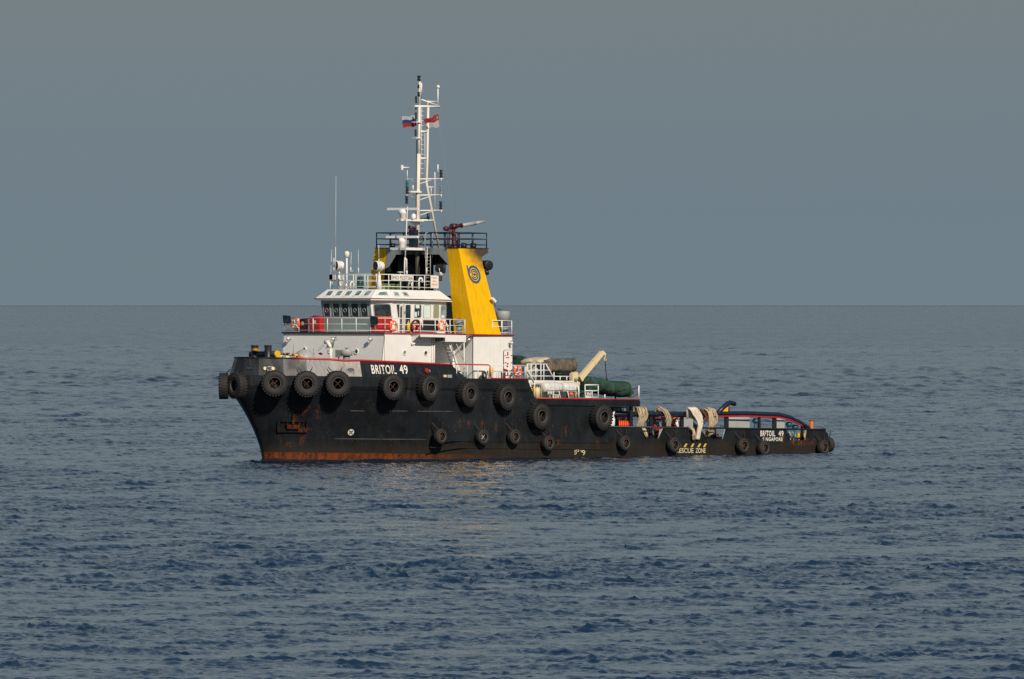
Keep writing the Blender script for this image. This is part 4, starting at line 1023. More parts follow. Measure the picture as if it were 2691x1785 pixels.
# ------------------------------------------------------------------ mast
def m2(x, y): return (980 + x / 3.136, 180 + y / 3.136)
def MP(x, y, yy=0.0): return Vector(P(*m2(x, y), y=yy))
mb = MB()
mb.tube([P(1097.3, 760, y=0), P(1097.3, 652, y=0)], .16, 10); mb.tube([P(1097.3, 652, y=0), P(1098.5, 480, y=0), P(1100.3, 405, y=0)], .155, 10, .14)
mb.tube([P(1100.4, 405, y=0), P(1102.3, 277, y=0)], .105, 8, .10); mb.tube([P(1102.8, 277, y=0), P(1103, 206, y=0)], .07, 8)
MAST = part('mast', mb, M['mastpaint'], SHIP)
mb = MB(); mb.tube([MP(455, 308), MP(447, 780), MP(442, 945), MP(545, 1478)], .085, 8); part('mast_leg', mb, M['mastpaint'], MAST)
for y_, x0, x1, r in ((312, 343, 548, .08), (520, 390, 445, .07), (742, 390, 440, .07), (1250, 395, 505, .07)):
    mb = MB(); mb.tube([MP(x0, y_), MP(x1, y_ + (4 if x1 > 500 else 0))], r, 7); part('crosstree', mb, M['white'], MAST)
mb = MB(); mb.tube([MP(400, 257), MP(535, 306)], .05, 6); mb.tube([MP(448, 272), MP(530, 273)], .035, 6); mb.tube([MP(535, 308), MP(536, 165)], .045, 6); mb.tube([MP(452, 308), MP(452, 265)], .04, 6)
part('top_bracket', mb, M['white'], MAST)
mb = MB(); mb.lathe([(0, -.1), (.10, -.08), (.125, 0), (.08, .10), (0, .13)], MP(537, 152), (0, 0, 1), 12); part('antenna_ball', mb, M['white'], MAST)
mb = MB(); mb.tube([MP(428, 535), MP(429, 900)], .022, 5); mb.tube([MP(402, 320), MP(397, 905)], .018, 5); part('ladder_rail', mb, M['white'], MAST)
for k in range(29):
    y_ = 355 + k * 39.5
    if 720 < y_ < 760 or 505 < y_ < 530: continue
    mb = MB(); x0 = 396 if y_ < 900 else 385; mb.tube([MP(x0, y_ - 6), MP(x0 + 24, y_)], .022, 5); part('ladder_rung', mb, M['white'] if y_ < 900 else M['bluegrey'], MAST)
mb = MB(); mb.tube([MP(360, 590), MP(357, 1470)], .03, 5); part('cable_run', mb, M['black'], MAST)
for (y_, x1) in ((912, 582), (1045, 562), (1172, 575)):
    mb = MB(); mb.tube([MP(385, y_), MP(x1, y_ - 2)], .045, 6); mb.tube([MP(388, y_ + 38), MP(480, y_ + 8)], .03, 5); mb.tube([MP(562, y_ + 15), MP(562, y_ - 12)], .06, 6); part('yard_arm', mb, M['white'], MAST)
for (y_, x0) in ((912, 275), (1045, 270)):
    mb = MB(); mb.tube([MP(x0, y_), MP(360, y_)], .035, 6); mb.tube([MP(315, y_ + 3), MP(352, y_ + 42)], .03, 5); part('yard_arm', mb, M['steel'], MAST)
def nav_lamp(c, mat='black', h=.42, r=.11):
    c = Vector(c); mb = MB()
    mb.lathe([(r, -h / 2), (r, -h * .36), (r * .72, -h * .34), (r * .72, -h * .05), (r * 1.05, -.02 * h), (r * 1.05, .06 * h), (r * .72, .08 * h), (r * .72, .34 * h), (r, .36 * h), (r * .9, h / 2)], c, (0, 0, 1), 10, False)
    return part('navigation_lamp', mb, M[mat], MAST)
for c, mt in ((MP(562, 867), 'black'), (MP(562, 1000), 'bluegrey'), (MP(559, 1128), 'navy'), (MP(281, 950), 'teal'), (MP(278, 1083), 'navy'), (MP(283, 1002), 'black')):
    nav_lamp(c, mt, .52 if c.z > 0 and mt != 'teal' else .4, .12)
for (x, y_, s_) in ((380, 80, .16), (376, 148, .10), (378, 212, .13), (356, 243, .10), (357, 272, .10), (355, 330, .08), (355, 376, .10), (355, 405, .10), (352, 517, .10), (353, 545, .10), (395, 240, .06)):
    mb = MB(); c = MP(x, y_); mb.lathe([(s_ * .8, -s_ * 1.1), (s_ * .8, -s_ * .5), (s_ * .6, -s_ * .4), (s_ * .6, s_ * .5), (s_ * .85, s_ * .6), (s_ * .85, s_ * 1.0)], c, (0, 0, 1), 8, False); part('signal_lamp', mb, M['black'], MAST)
for y_ in (442, 573):
    mb = MB(); a_ = MP(340, y_); b_ = MP(384, y_); mb.box(a_.x, b_.x, -.2, .2, a_.z - .03, a_.z + .03); part('lamp_bracket', mb, M['white'], MAST)
mb = MB(); mb.tube([MP(400, 118), MP(400, 208)], .05, 6); part('top_antenna', mb, M['white'], MAST)
mb = MB(); mb.tube([MP(283, 912), MP(283, 840)], .03, 5); mb.tube([MP(300, 818), MP(240, 816)], .045, 6); part('wind_vane', mb, M['white'], MAST)
mb = MB(); c = MP(240, 816); mb.box(c.x - .09, c.x + .09, -.03, .03, c.z - .16, c.z + .16); part('vane_tail', mb, M['white'], MAST)
mb = MB(); mb.tube([MP(535, 860), MP(535, 792)], .05, 6); part('whip_antenna', mb, M['white'], MAST)
mb = MB(); mb.tube([MP(510, 1165), MP(511, 905), MP(510, 855)], .035, 6); part('whip_antenna', mb, M['white'], MAST)
mb = MB(); mb.tube([MP(480, 1040), MP(480, 985)], .03, 5); mb.tube([MP(455, 978), MP(500, 979)], .045, 5); part('small_antenna', mb, M['white'], MAST)
mb = MB(); c = MP(455, 1215); mb.tube([MP(455, 1245), MP(455, 1195)], .10, 8); mb.tube([MP(400, 1238), MP(437, 1238)], .05, 6); part('mast_horn', mb, M['black'], MAST)
# spreader platforms ahead of the mast with the radars
def spread(x0, y_, th, yw=.45, br=True, x1=375):
    a_, b_ = MP(x0, y_), MP(x1, y_); mb = MB(); mb.box(a_.x, b_.x + .05, -yw, yw, a_.z - th / 2, a_.z + th / 2); f = part('radar_platform', mb, M['white'], MAST)
    if br:
        c_, d_ = MP(290, y_ + 4), MP(372, y_ + 58); mb = MB(); mb.prism([(c_.x, -.04, c_.z), (b_.x, -.04, c_.z), (b_.x, -.04, d_.z)], (0, .08, 0)); part('platform_gusset', mb, M['white'], f)
    return f
spread(290, 1016, .10, .25, False); spread(235, 1250, .12); spread(205, 1486, .16, .7, False)
mb = MB(); c = MP(330, 1000); mb.tube([c, c + Vector((0, 0, .3))], .05, 6); part('small_antenna', mb, M['white'], MAST)
def radar(cx, cy, y_bar, x0, x1):
    c = MP(cx, cy); mb = MB()
    mb.lathe([(.22, -.42), (.20, -.1), (.26, -.05), (.30, .05), (.29, .18), (.2, .27), (.0, .3)], c, (0, 0, 1), 14); mb.box(c.x - .3, c.x + .3, -.16, .16, c.z - .5, c.z - .38)
    f = part('radar_pedestal', mb, M['white'], MAST)
    a_, b_ = MP(x0, y_bar), MP(x1, y_bar); mx = (a_.x + b_.x) / 2
    L_ = (b_.x - a_.x) * CT / ST; mb = MB(); zc = a_.z
    mb.prism([(c.x - .07, -L_ / 2, zc - .07), (c.x + .06, -L_ / 2, zc - .07), (c.x + .09, -L_ / 2, zc + .06), (c.x - .03, -L_ / 2, zc + .085)], (0, L_, 0)); mb.tube([c + Vector((0, 0, .2)), (c.x, 0, zc)], .05, 6)
    part('radar_scanner', mb, M['white'], f)
radar(247, 1195, 1155, 118, 377); radar(240, 1432, 1386, 107, 372)
mb = MB(); mb.lathe([(.14, -.2), (.17, -.1), (.17, .05), (.1, .13), (0, .15)], MP(335, 1215), (0, 0, 1), 10); part('satellite_dome', mb, M['white'], MAST)
mb = MB(); mb.box(*(lambda a, b: (a.x, b.x, -.25, .25, b.z, a.z))(MP(318, 1330), MP(352, 1475))); part('mast_cabinet', mb, M['navy'], MAST)
mb = MB(); mb.tube([MP(300, 1310), MP(340, 1320)], .14, 8); mb.tube([MP(315, 1310), MP(338, 1375)], .10, 8); part('mast_searchlight', mb, M['darkred'], MAST)
mb = MB(); mb.torus(MP(396, 1415), (0, 1, .3), .24, .03, 14, 5); part('cable_coil', mb, M['black'], MAST)
for x in (430, 490):
    mb = MB(); mb.tube([MP(x, 1560, -1.0), MP(x, 1370, -1.0), MP(x + 8, 1354, -1.0), MP(x + 24, 1354, -1.0)], .035, 6); part('grab_rail', mb, M['steel'], SHIP)
# vertical ladder under the portal
mb = MB()
for px in (1119, 1131): mb.tube([P(px, 760, y=-1.2), P(px, 655, y=-1.2)], .025, 5)
LAD = part('portal_ladder', mb, M['steel'], SHIP)
for k in range(11):
    mb = MB(); mb.tube([P(1119, 757 - 9 * k, y=-1.2), P(1131, 757 - 9 * k, y=-1.2)], .018, 5); part('rung', mb, M['steel'], LAD)
# halyards and stays
def stay(a, b, r=.004, sag=0.0, nm='halyard', parent=None):
    mb = MB(); a, b = Vector(a), Vector(b); mb.tube([a.lerp(b, k / 6) - Vector((0, 0, sag * 4 * (k / 6) * (1 - k / 6))) for k in range(7)], r, 4, cap=False); return part(nm, mb, M['bluegrey'], parent or SHIP)
stay(P(1151, 281, y=0), P(1191, 596, y=-2.6)); stay(P(1152, 335, y=0), P(1206, 645, y=-2.8)); stay(P(1141, 340, y=0), P(1139, 470, y=0)); stay(P(1163, 555, y=0), P(1175, 592, y=-1.6)); stay(MP(340, 442), MP(352, 580)); stay(MP(565, 870), MP(600, 1290))

# ------------------------------------------------------------------ fire monitor on the port funnel
def m5(x, y): return (1180 + x / 5.228, 560 + y / 5.228)
yo = -2.9
mb = MB(); mb.lathe([(.34, 0), (.30, .12), (.16, .2), (.14, .9), (.17, 1.0)], P(1193, 652, y=yo), (0, 0, 1), 10)
mb.tube([P(1204, 651, y=yo), P(1197, 622, y=yo)], .07, 6); mb.tube([P(1179, 651, y=yo), P(1183, 600, y=yo)], .05, 6); mb.tube([P(1175, 651, y=yo), P(1178, 600, y=yo)], .04, 6)
FM = part('fire_monitor', mb, M['darkred'], SHIP)
a_ = Vector(P(*m5(60, 185), y=yo)); b_ = Vector(P(*m5(170, 172), y=yo)); c_ = Vector(P(*m5(360, 140), y=yo)); d_ = Vector(P(*m5(487, 116), y=yo))
mb = MB(); mb.lathe([(.0, -.24), (.19, -.2), (.21, 0), (.19, .2), (0, .24)], a_, (0, 1, 0), 12); mb.tube([a_, b_], .12, 8); mb.torus(b_, (c_ - b_), .13, .04, 10, 5); mb.tube([a_ - Vector((0, 0, .6)), a_], .13, 8); mb.torus(a_ + (b_ - a_) * .45, (b_ - a_), .12, .035, 10, 5)
part('swivel_elbow', mb, M['darkred'], FM)
mb = MB(); mb.tube([b_, c_], .115, 10, .135); mb.tube([c_, d_], .12, 10, .075); part('nozzle_barrel', mb, M['grey'], FM)
mb = MB(); q = Vector(P(*m5(-40, 215), y=yo)); mb.lathe([(.0, -.2), (.15, -.15), (.17, 0), (.15, .15), (0, .2)], q, (1, 0, 0), 10); mb.tube([q, a_], .07, 6); part('hand_gear', mb, M['darkred'], FM)
# dark spotlight on the after edge of the port funnel
q = Vector(P(1280, 697, y=-4.0)); mb = MB(); mb.lathe([(.0, -.34), (.20, -.32), (.31, -.15), (.33, .05), (.33, .24), (.27, .26), (.0, .26)], q, Vector((-.2, -.95, -.1)), 16); mb.tube([q + Vector((-.1, 0, -.35)), q + Vector((0, 0, -.62))], .16, 8)
mb.tube([q + Vector((-.6, 0, .25)), q + Vector((0, 0, .25))], .06, 6)
part('aft_floodlight', mb, M['black'], SHIP)
q = Vector(P(1297, 789, y=-5.0)); mb = MB(); mb.obox(q, Vector((.16, 0, -.12)), (0, .1, 0), Vector((.05, 0, .06))); f = part('stern_lamp', mb, M['white'], SHIP)
mb = MB(); mb.tube([q + Vector((.1, 0, -.1)), q + Vector((.34, 0, -.14))], .03, 5); mb.tube([q + Vector((.1, 0, -.1)), q + Vector((.15, 0, -.42))], .03, 5); part('bracket', mb, M['darkred'], f)

# ------------------------------------------------------------------ on the bridge top
def searchlight(px, py, mat, y, facing, base_py, lens='lens'):
    c = Vector(P(px, py, y=y)); d = Vector(facing).normalized(); mb = MB()
    mb.lathe([(.0, -.36), (.17, -.34), (.27, -.24), (.31, -.1), (.31, .22), (.34, .23), (.34, .29), (.30, .29)], c, d, 18)
    f = part('searchlight', mb, M[mat], SHIP)
    side = d.cross(Vector((0, 0, 1))).normalized(); bz = P(px, base_py, y=y)[2]
    part('lens', disc_on(c + d * .27, d, .30, .30, .02, 18, side), M[lens], f)
    mb = MB()
    mb.tube([c + side * (.38 * cos(a)) + Vector((0, 0, -.40 * sin(a))) for a in [k * pi / 8 for k in range(9)]], .025, 5)
    mb.tube([(c.x, c.y, c.z - .4), (c.x, c.y, c.z - .62)], .05, 8); mb.lathe([(.19, bz), (.15, bz + .5), (.11, c.z - .85), (.11, c.z - .60)], (c.x, c.y, 0), (0, 0, 1), 10)
    part('pedestal', mb, M['white'], f); return f
searchlight(892, 698, 'white', 1.6, (-1.0, .25, -.02), 760); searchlight(996.5, 699, 'white', -2.3, (-1.0, .25, -.02), 760)
searchlight(1157.7, 705.5, 'black', -2.3, (.55, -.9, .0), 724)
def whip(px0, py0, px1, py1, r0=.022, r1=.008, y=0, nm='whip_antenna', mat='white'):
    a, b = P(px0, py0, y=y), P(px1, py1, y=y); mb = MB(); mb.tube([a, Vector(a).lerp(Vector(b), .25)], r0 * 1.4, 5); mb.tube([Vector(a).lerp(Vector(b), .25), b], r0, 5, r1); return part(nm, mb, M[mat], SHIP)
whip(867.5, 760, 872, 655, .028, .008, 2.1); whip(881.5, 712, 883, 462, .017, .007, 1.6); whip(877.5, 712, 877.5, 678, .03, .03, 1.7)
whip(921.5, 716, 923, 662, .028, .01, 1.0); whip(942, 720, 941.5, 655, .024, .008, .4); whip(995.6, 694, 995.4, 644, .022, .014, -2.35)
whip(1062.5, 722, 1071, 543, .045, .028, -1.2); whip(1069, 722, 1068.5, 680, .045, .035, -1.4); whip(1121, 722, 1123, 650, .03, .02, -1.5)
mb = MB(); mb.tube([P(911, 760, y=1.0), P(911.3, 678, y=1.0)], .065, 8); mb.lathe([(.18, 0), (.1, .3), (.065, .5)], P(911, 761, y=1.0), (0, 0, 1), 8); f = part('dome_post', mb, M['white'], SHIP)
mb = MB(); q = Vector(P(911.5, 668, y=1.0)); mb.lathe([(.0, -.24), (.10, -.2), (.16, -.1), (.18, .04), (.15, .15), (.07, .19), (0, .2)], q, (0, 0, 1), 12); part('radome', mb, M['mastpaint'], f)
mb = MB(); mb.torus(q + Vector((0, 0, -.18)), (0, 0, 1), .14, .02, 12, 5); part('ring_bracket', mb, M['grey'], f)
q = Vector(P(946.5, 758, y=.6)); mb = MB(); mb.lathe([(.22, 0), (.24, .1), (.24, .45), (.19, .55), (.21, .6), (.17, .72), (.0, .78)], q, (0, 0, 1), 14); part('binnacle', mb, M['dgreen'], SHIP)
for px, w0, yy in ((1010.5, .17, -1.5), (1029.5, .11, -1.5), (1043, .16, -1.5)):
    q = P(px, 759, y=yy); mb = MB(); mb.box(q[0] - w0 * 1.2, q[0] + w0 * 1.2, yy - .16, yy + .16, ZR, ZR + .38); f = part('deck_locker', mb, M['lgreen'], SHIP)
    mb = MB(); mb.box(q[0] - w0 * 1.2 - .01, q[0] + w0 * 1.2 + .01, yy - .17, yy + .17, ZR + .36, ZR + .40); part('lid', mb, M['lgreen'], f)
for px, yy in ((880.5, 2.0), (888, 2.0), (899, 1.7), (918, 1.0)):
    q = P(px, 729, y=yy); mb = MB(); mb.box(8.2, 8.24, q[1] - .12, q[1] + .14, q[2] - .17, q[2] + .17); part('rail_box', mb, M['mastpaint'], SHIP)
def goose(px, py0, py1, y, r=.06, mat='white', s_=1):
    a = Vector(P(px, py0, y=y)); t = Vector(P(px, py1, y=y)); mb = MB()
    mb.tube([a, t] + [t + Vector((s_ * .16 * (1 - cos(k * pi / 5)), 0, .16 * sin(k * pi / 5))) for k in range(1, 6)] + [t + Vector((s_ * .32, 0, -.14))], r, 8); part('gooseneck_vent', mb, M[mat], SHIP)
goose(921, 760, 747, .9, .06); goose(1073, 760, 748, -1.9, .055); goose(1084, 760, 742, -1.7, .055, 'white', -1); goose(1101, 760, 737, -2.0, .07)
mb = MB(); q = Vector(P(1052, 716, y=-2.3)); mb.lathe([(.0, .05), (.22, .03), (.22, 0), (.05, -.05)], q, (0, 0, 1), 14); mb.tube([q, q - Vector((0, 0, 1.05))], .05, 7); part('disc_antenna', mb, M['white'], SHIP)
mb = MB(); mb.lathe([(.13, 0), (.13, .18), (.05, .2)], P(925, 718, y=1.0), (0, 0, 1), 8); part('small_lamp', mb, M['bluegrey'], SHIP)
# name boards hung on the port rail
def board(px0, px1, py0, py1, y, nm, mat='letter'):
    a, b = P(px0, py1, y=y), P(px1, py0, y=y); mb = MB(); mb.box(a[0], b[0], y - .02, y, a[2], b[2]); return part(nm, mb, M[mat], SHIP), a, b
yb = -2.66
f, a, b = board(1028, 1086, 724, 737.3, yb, 'identity_board')
part('identity_number', text_on('IMO 9257266', (a[0] + .08, yb - .024, a[2] + .07), (b[0] - .08, yb - .024, a[2] + .07), (a[0] + .08, yb - .024, b[2] - .07), 0.0), M['black'], f)
f, a, b = board(1131.5, 1152, 725, 757.5, yb, 'warning_board')
for zz, ww in ((.84, .62), (.78, .5), (.58, .5), (.52, .4), (.32, .66), (.26, .6)):
    mb = MB(); z = a[2] + (b[2] - a[2]) * zz; m_ = (a[0] + b[0]) / 2; hw = (b[0] - a[0]) / 2 * ww
    k = int(ww * 14)
    for j in range(k):
        x0 = m_ - hw + 2 * hw * j / k; mb.add([(x0, yb - .023, z - .015), (x0 + 2 * hw / k * .7, yb - .023, z - .015), (x0 + 2 * hw / k * .7, yb - .023, z + .015), (x0, yb - .023, z + .015)], [(0, 1, 2, 3)])
    part('warning_line', mb, M['red'], f)

# ------------------------------------------------------------------ things standing or hung on the upper deck
def floodlight(px, py, y=None, x=None, lab=''):
    q = Vector(P(px, py, y=y, x=x)); e = root('floodlight', lab, 'floodlight', q[:], 'floodlights on the deckhouse rail')
    mb = MB(); mb.prism([q + Vector((-.10, -.28, .20)), q + Vector((-.16, .24, .26)), q + Vector((-.10, .24, -.22)), q + Vector((-.02, -.26, -.26))], (.16, 0, .04)); part('housing', mb, M['black'], e)
    mb = MB(); mb.prism([q + Vector((-.13, -.22, .15)), q + Vector((-.175, .18, .20)), q + Vector((-.13, .18, -.16)), q + Vector((-.06, -.21, -.20))], (.02, 0, 0)); part('lamp_glass', mb, M['lens'], e)
    mb = MB(); mb.tube([q + Vector((.05, 0, -.1)), q + Vector((.10, 0, -.75))], .03, 6); part('bracket', mb, M['steel'], e)
floodlight(754, 840, x=HWX - .05, lab='square black floodlight on the starboard front corner of the upper rail')
floodlight(983.5, 842, x=HWX - .05, lab='square black floodlight above the port corner of the deckhouse front')
def lifebuoy(px, py, n, lab, y=None, x=None, r=.30):
    q = Vector(P(px, py, y=y, x=x)); n = Vector(n).normalized(); e = root('lifebuoy', lab, 'lifebuoy', q[:], 'orange lifebuoys hung on the rails')
    t = Vector((0, 0, 1)).cross(n).normalized(); w = n.cross(t)
    mb = MB(); mb.torus(q, n, r, .085, 26, 8); part('ring', mb, M['orange'], e)
    for k in range(4):
        a = pi / 4 + k * pi / 2; c = q + t * (r * cos(a)) + w * (r * sin(a)); tang = -t * sin(a) + w * cos(a)
        mb = MB(); mb.tube([c - tang * .045, c + tang * .045], .093, 8); part('band', mb, M['letter'], e)
    mb = MB()
    for k in (90, 210, 330):
        a = radians(k); mb.tube([q + n * .10, q + n * .10 + t * (r * .95 * cos(a)) + w * (r * .95 * sin(a))], .028, 5)
    part('bracket', mb, M['white'], e)
lifebuoy(777, 851.5, (-1, 0, 0), 'orange lifebuoy on the upper rail nearest the bow', x=HWX - .08)
lifebuoy(1034, 857, (0, -1, 0), 'orange lifebuoy on the upper rail beside the red hose box', y=-HWY - .1)
lifebuoy(1160.5, 857, (0, -1, 0), 'orange lifebuoy behind the rail at the after end of the wheelhouse', y=-HWY + .4)
lifebuoy(1360.7, 975.5, (0, -1, 0), 'orange lifebuoy on the low rail below the white door', y=-BH - .03)
# red cabinets
def cabinet(px0, px1, py0, x, depth, lab, mat='red', roof=True):
    a, b = P(px0, 873, x=x), P(px1, 873, x=x); zt = P(px0, py0, x=x)[2]; y0, y1 = sorted((a[1], b[1]))
    e = root('hose_cabinet', lab, 'hose cabinet', (x, (y0 + y1) / 2, ZU))
    mb = MB(); mb.box(x, x + depth, y0, y1, ZU + .02, zt); part('box', mb, M[mat], e)
    if roof: mb = MB(); mb.prism([(x - .02, y0 - .02, zt), (x - .02, y1 + .02, zt), (x - .02, (y0 + y1) / 2, zt + .14)], (depth + .04, 0, 0)); part('lid', mb, M[mat], e)
    mb = MB(); mb.box(x - .012, x, (y0 + y1) / 2 - .13, (y0 + y1) / 2 + .07, zt - .42, zt - .2); part('sign', mb, M['cream'], e)
    return e
cabinet(813, 839.5, 834, 7.0, .45, 'red hose cabinet with a pointed lid behind the front rail')
cabinet(787.5, 801, 838, 7.1, .3, 'dark red narrow cabinet beside the bow lifebuoy', 'darkred', False)
a, b = P(982, 873, y=-3.6), P(1030.5, 873, y=-3.6); zt = P(990, 833, y=-3.6)[2]
e = root('fire_station_box', 'large bright red box below the corner window of the wheelhouse', 'fire box', ((a[0] + b[0]) / 2, -3.5, ZU))
mb = MB(); mb.box(a[0], b[0], -3.6, -3.36, ZU + .02, zt); part('box', mb, M['red'], e); mb = MB(); mb.box(a[0] - .02, b[0] + .02, -3.63, -3.34, zt, zt + .05); part('lid', mb, M['orangered'], e)
mb = MB(); mb.box((a[0] + b[0]) / 2 - .01, (a[0] + b[0]) / 2 + .01, -3.62, -3.6, ZU + .02, zt); part('door_gap', mb, M['darkred'], e)
# hose reel
q = Vector(P(1095, 860, y=-HWY - .15)); e = root('hose_reel', 'dark red wheel shaped hose reel hung outside the upper rail', 'hose reel', q[:])
mb = MB(); mb.torus(q, (0, 1, 0), .46, .05, 24, 6); mb.torus(q + Vector((0, .12, 0)), (0, 1, 0), .46, .04, 24, 6); part('wheel_rim', mb, M['darkred'], e)
mb = MB(); mb.torus(q + Vector((0, .06, 0)), (0, 1, 0), .26, .075, 20, 6); part('hose', mb, M['orangered'], e)
mb = MB()
for k in range(6): mb.tube([q, q + Vector((.45 * cos(k * pi / 3 + .3), 0, .45 * sin(k * pi / 3 + .3)))], .03, 5)
part('spoke', mb, M['darkred'], e)
mb = MB(); mb.prism([q + Vector((.15, .14, .45)), q + Vector((.55, .14, .25)), q + Vector((.25, .14, -.62)), q + Vector((-.05, .14, -.45))], (0, .04, 0)); part('bracket_plate', mb, M['red'], e)
q = Vector(P(1073.6, 854, y=-3.6)); e = root('gas_bottle', 'small yellow gas bottle standing by the open wheelhouse door', 'gas bottle', (q.x, q.y, ZU))
mb = MB(); mb.lathe([(.12, ZU + .02), (.12, ZU + .62), (.08, ZU + .72), (.03, ZU + .76), (.03, ZU + .86)], (q.x, q.y, 0), (0, 0, 1), 10); part('bottle', mb, M['yellow'], e)
a, b = P(1114.5, 870.5, y=-4.0), P(1152, 842, y=-4.0)
e = root('black_locker', 'large black panel behind the upper rail under the side windows', 'panel', ((a[0] + b[0]) / 2, -4.0, ZU)); mb = MB(); mb.box(a[0], b[0], -4.0, -3.9, a[2], b[2]); part('panel', mb, M['black'], e)
mb = MB(); mb.box(b[0] - .42, b[0] - .1, -4.06, -4.0, a[2] + .05, b[2] - .25); part('cabinet', mb, M['black'], e)
for px, yy, lab, ht in ((1206.5, -4.9, 'blue grey mushroom vent with red hand wheel ahead of the funnel foot', .95), (1325, -4.6, 'small grey vent under the round tank aft of the funnel', .55)):
    q = Vector(P(px, 872, y=yy)); e = root('mushroom_vent', lab, 'vent', (q.x, q.y, ZU))
    mb = MB(); mb.lathe([(.19, ZU), (.19, ZU + ht * .55)], (q.x, q.y, 0), (0, 0, 1), 12); part('trunk', mb, M['bluegrey'], e)
    mb = MB(); mb.lathe([(.22, ZU + ht * .55), (.32, ZU + ht * .68), (.32, ZU + ht * .9), (.24, ZU + ht), (0, ZU + ht)], (q.x, q.y, 0), (0, 0, 1), 14); part('cowl', mb, M['bluegrey'], e)
    mb = MB(); mb.tube([(q.x, q.y, ZU + ht), (q.x, q.y, ZU + ht + .12)], .02, 5); mb.torus((q.x, q.y, ZU + ht + .12), (0, 0, 1), .11, .02, 10, 5); part('hand_wheel', mb, M['red' if px < 1300 else 'black'], e)
q = Vector(P(1321, 842, y=-3.4)); e = root('round_tank', 'pale grey round tank rising above the rail aft of the funnel', 'tank', (q.x, q.y, ZU))
mb = MB(); mb.lathe([(.30, ZU), (.30, q.z - .02), (.47, q.z), (.48, q.z + .55), (.46, q.z + .6), (0, q.z + .62)], (q.x, q.y, 0), (0, 0, 1), 18); part('shell', mb, M['grey'], e)
mb = MB(); mb.torus((q.x - .3, q.y, q.z + .74), (0, 0, 1), .15, .025, 12, 5); mb.tube([(q.x - .3, q.y, q.z + .6), (q.x - .3, q.y, q.z + .74)], .02, 5); part('hand_wheel', mb, M['black'], e)
# loop of rail pipe under the walkway end
mb = MB(); mb.tube([P(1226, 901, y=-4.9), P(1226, 888, y=-4.9), P(1229, 885, y=-4.9), P(1235, 885, y=-4.9), P(1238, 889, y=-4.9), P(1239, 899, y=-4.9)], .03, 6); part('grab_rail', mb, M['steel'], SHIP)
# side-deck clutter below: round opening, horn, cowl
q = Vector(P(1272, 986, y=-5.7)); e = root('hose_drum', 'black round drum on the side deck below the deckhouse corner', 'drum', q[:]); mb = MB(); mb.torus(q, (.3, -1, 0), .20, .09, 20, 8); part('drum_rim', mb, M['black'], e); part('drum_centre', disc_on(q, (.3, -1, 0), .13, .13, .03, 14), M['cream'], e)
for px in (1218, 1241): mb = MB(); a = P(px, 993, y=-YAB + .8); mb.box(a[0] - .12, a[0] + .18, -YAB + .6, -YAB + .8, ZA, ZA + .42); part('low_vent', mb, M['bluegrey'], SHIP)
q = Vector(P(1291, 993, y=-5.6)); e = root('signal_horn', 'orange yellow bell shaped fitting behind the bent red pipe', 'bell', (q.x, q.y, ZA)); mb = MB(); mb.lathe([(.05, ZA), (.05, ZA + .35), (.13, ZA + .5), (.16, ZA + .66), (.1, ZA + .74), (0, ZA + .76)], (q.x, q.y, 0), (0, 0, 1), 12); part('bell_body', mb, M['yellow'], e)
q = Vector(P(1325, 990, y=-5.6)); e = root('fire_hydrant', 'rust red hydrant standing in front of the white door', 'hydrant', (q.x, q.y, ZA)); mb = MB(); mb.tube([(q.x, q.y, ZA), (q.x, q.y, ZA + .62)], .10, 8); mb.tube([(q.x - .08, q.y, ZA + .62), (q.x + .25, q.y, ZA + .55)], .09, 8); part('pipe_body', mb, M['rust'], e)

# ------------------------------------------------------------------ foredeck gear
e = root('towing_bitt', 'heavy black twin post towing bitt on the bow with a yellow ended drum', 'bitt', P(690, 940, y=0.0))
for px in (669.5, 704.5):
    q = P(px, 909, y=0.0); q = P(px, 909, x=-.2); mb = MB(); mb.lathe([(.24, ZA), (.24, q[2])], (q[0], q[1], 0), (0, 0, 1), 14); part('post', mb, M['black'], e)
    mb = MB(); mb.lathe([(.27, q[2]), (.27, q[2] + .05)], (q[0], q[1], 0), (0, 0, 1), 14); part('post_cap', mb, M['rust'], e)
a_, b_ = Vector(P(659, 932, x=-.05)), Vector(P(725, 931, x=-.05)); mb = MB(); mb.tube([a_, b_], .21, 12); part('cross_drum', mb, M['navy'], e)
c_ = Vector(P(731, 931, x=-.05)); mb = MB(); mb.tube([b_, c_], .23, 14); part('drum_flange', mb, M['yellow'], e)
mb = MB(); mb.lathe([(.2, 0), (.26, .06), (.22, .12), (.1, .2)], P(671, 923, x=-.45), (0, 0, 1), 9); mb.tube([P(664, 922, x=-.5), P(681, 921, x=-.5)], .07, 6); part('brake_gear', mb, M['ochre'], e)
e = root('anchor_windlass', 'yellow and grey anchor windlass shafting behind the bow rail', 'windlass', P(760, 935, x=1.6))
a_, b_ = Vector(P(731, 930, x=1.2)), Vector(P(793, 935, x=1.2)); mb = MB(); mb.tube([a_, b_], .06, 8); part('shaft', mb, M['cream'], e)
for px, py, r_, mt in ((748, 930, .07, 'ochre'), (757, 931, .10, 'rust'), (772, 932, .08, 'ochre'), (788, 933, .08, 'ochre')):
    q = Vector(P(px, py, x=1.2)); mb = MB(); mb.tube([q - Vector((0, .12, 0)), q + Vector((0, .1, 0))], r_, 9); part('gear_wheel', mb, M[mt], e)
mb = MB(); mb.tube([P(778, 939, x=1.1), P(790, 932, x=1.1)], .05, 6); part('brake_lever', mb, M['yellow'], e)
for px, w0 in ((735, .2), (750, .16), (771, .25)):
    q = Vector(P(px, 936, x=1.7)); mb = MB(); mb.box(1.6, 1.9, q.y - w0, q.y + w0, ZA, q.z + .12); part('motor_box', mb, M['mastpaint'], e)
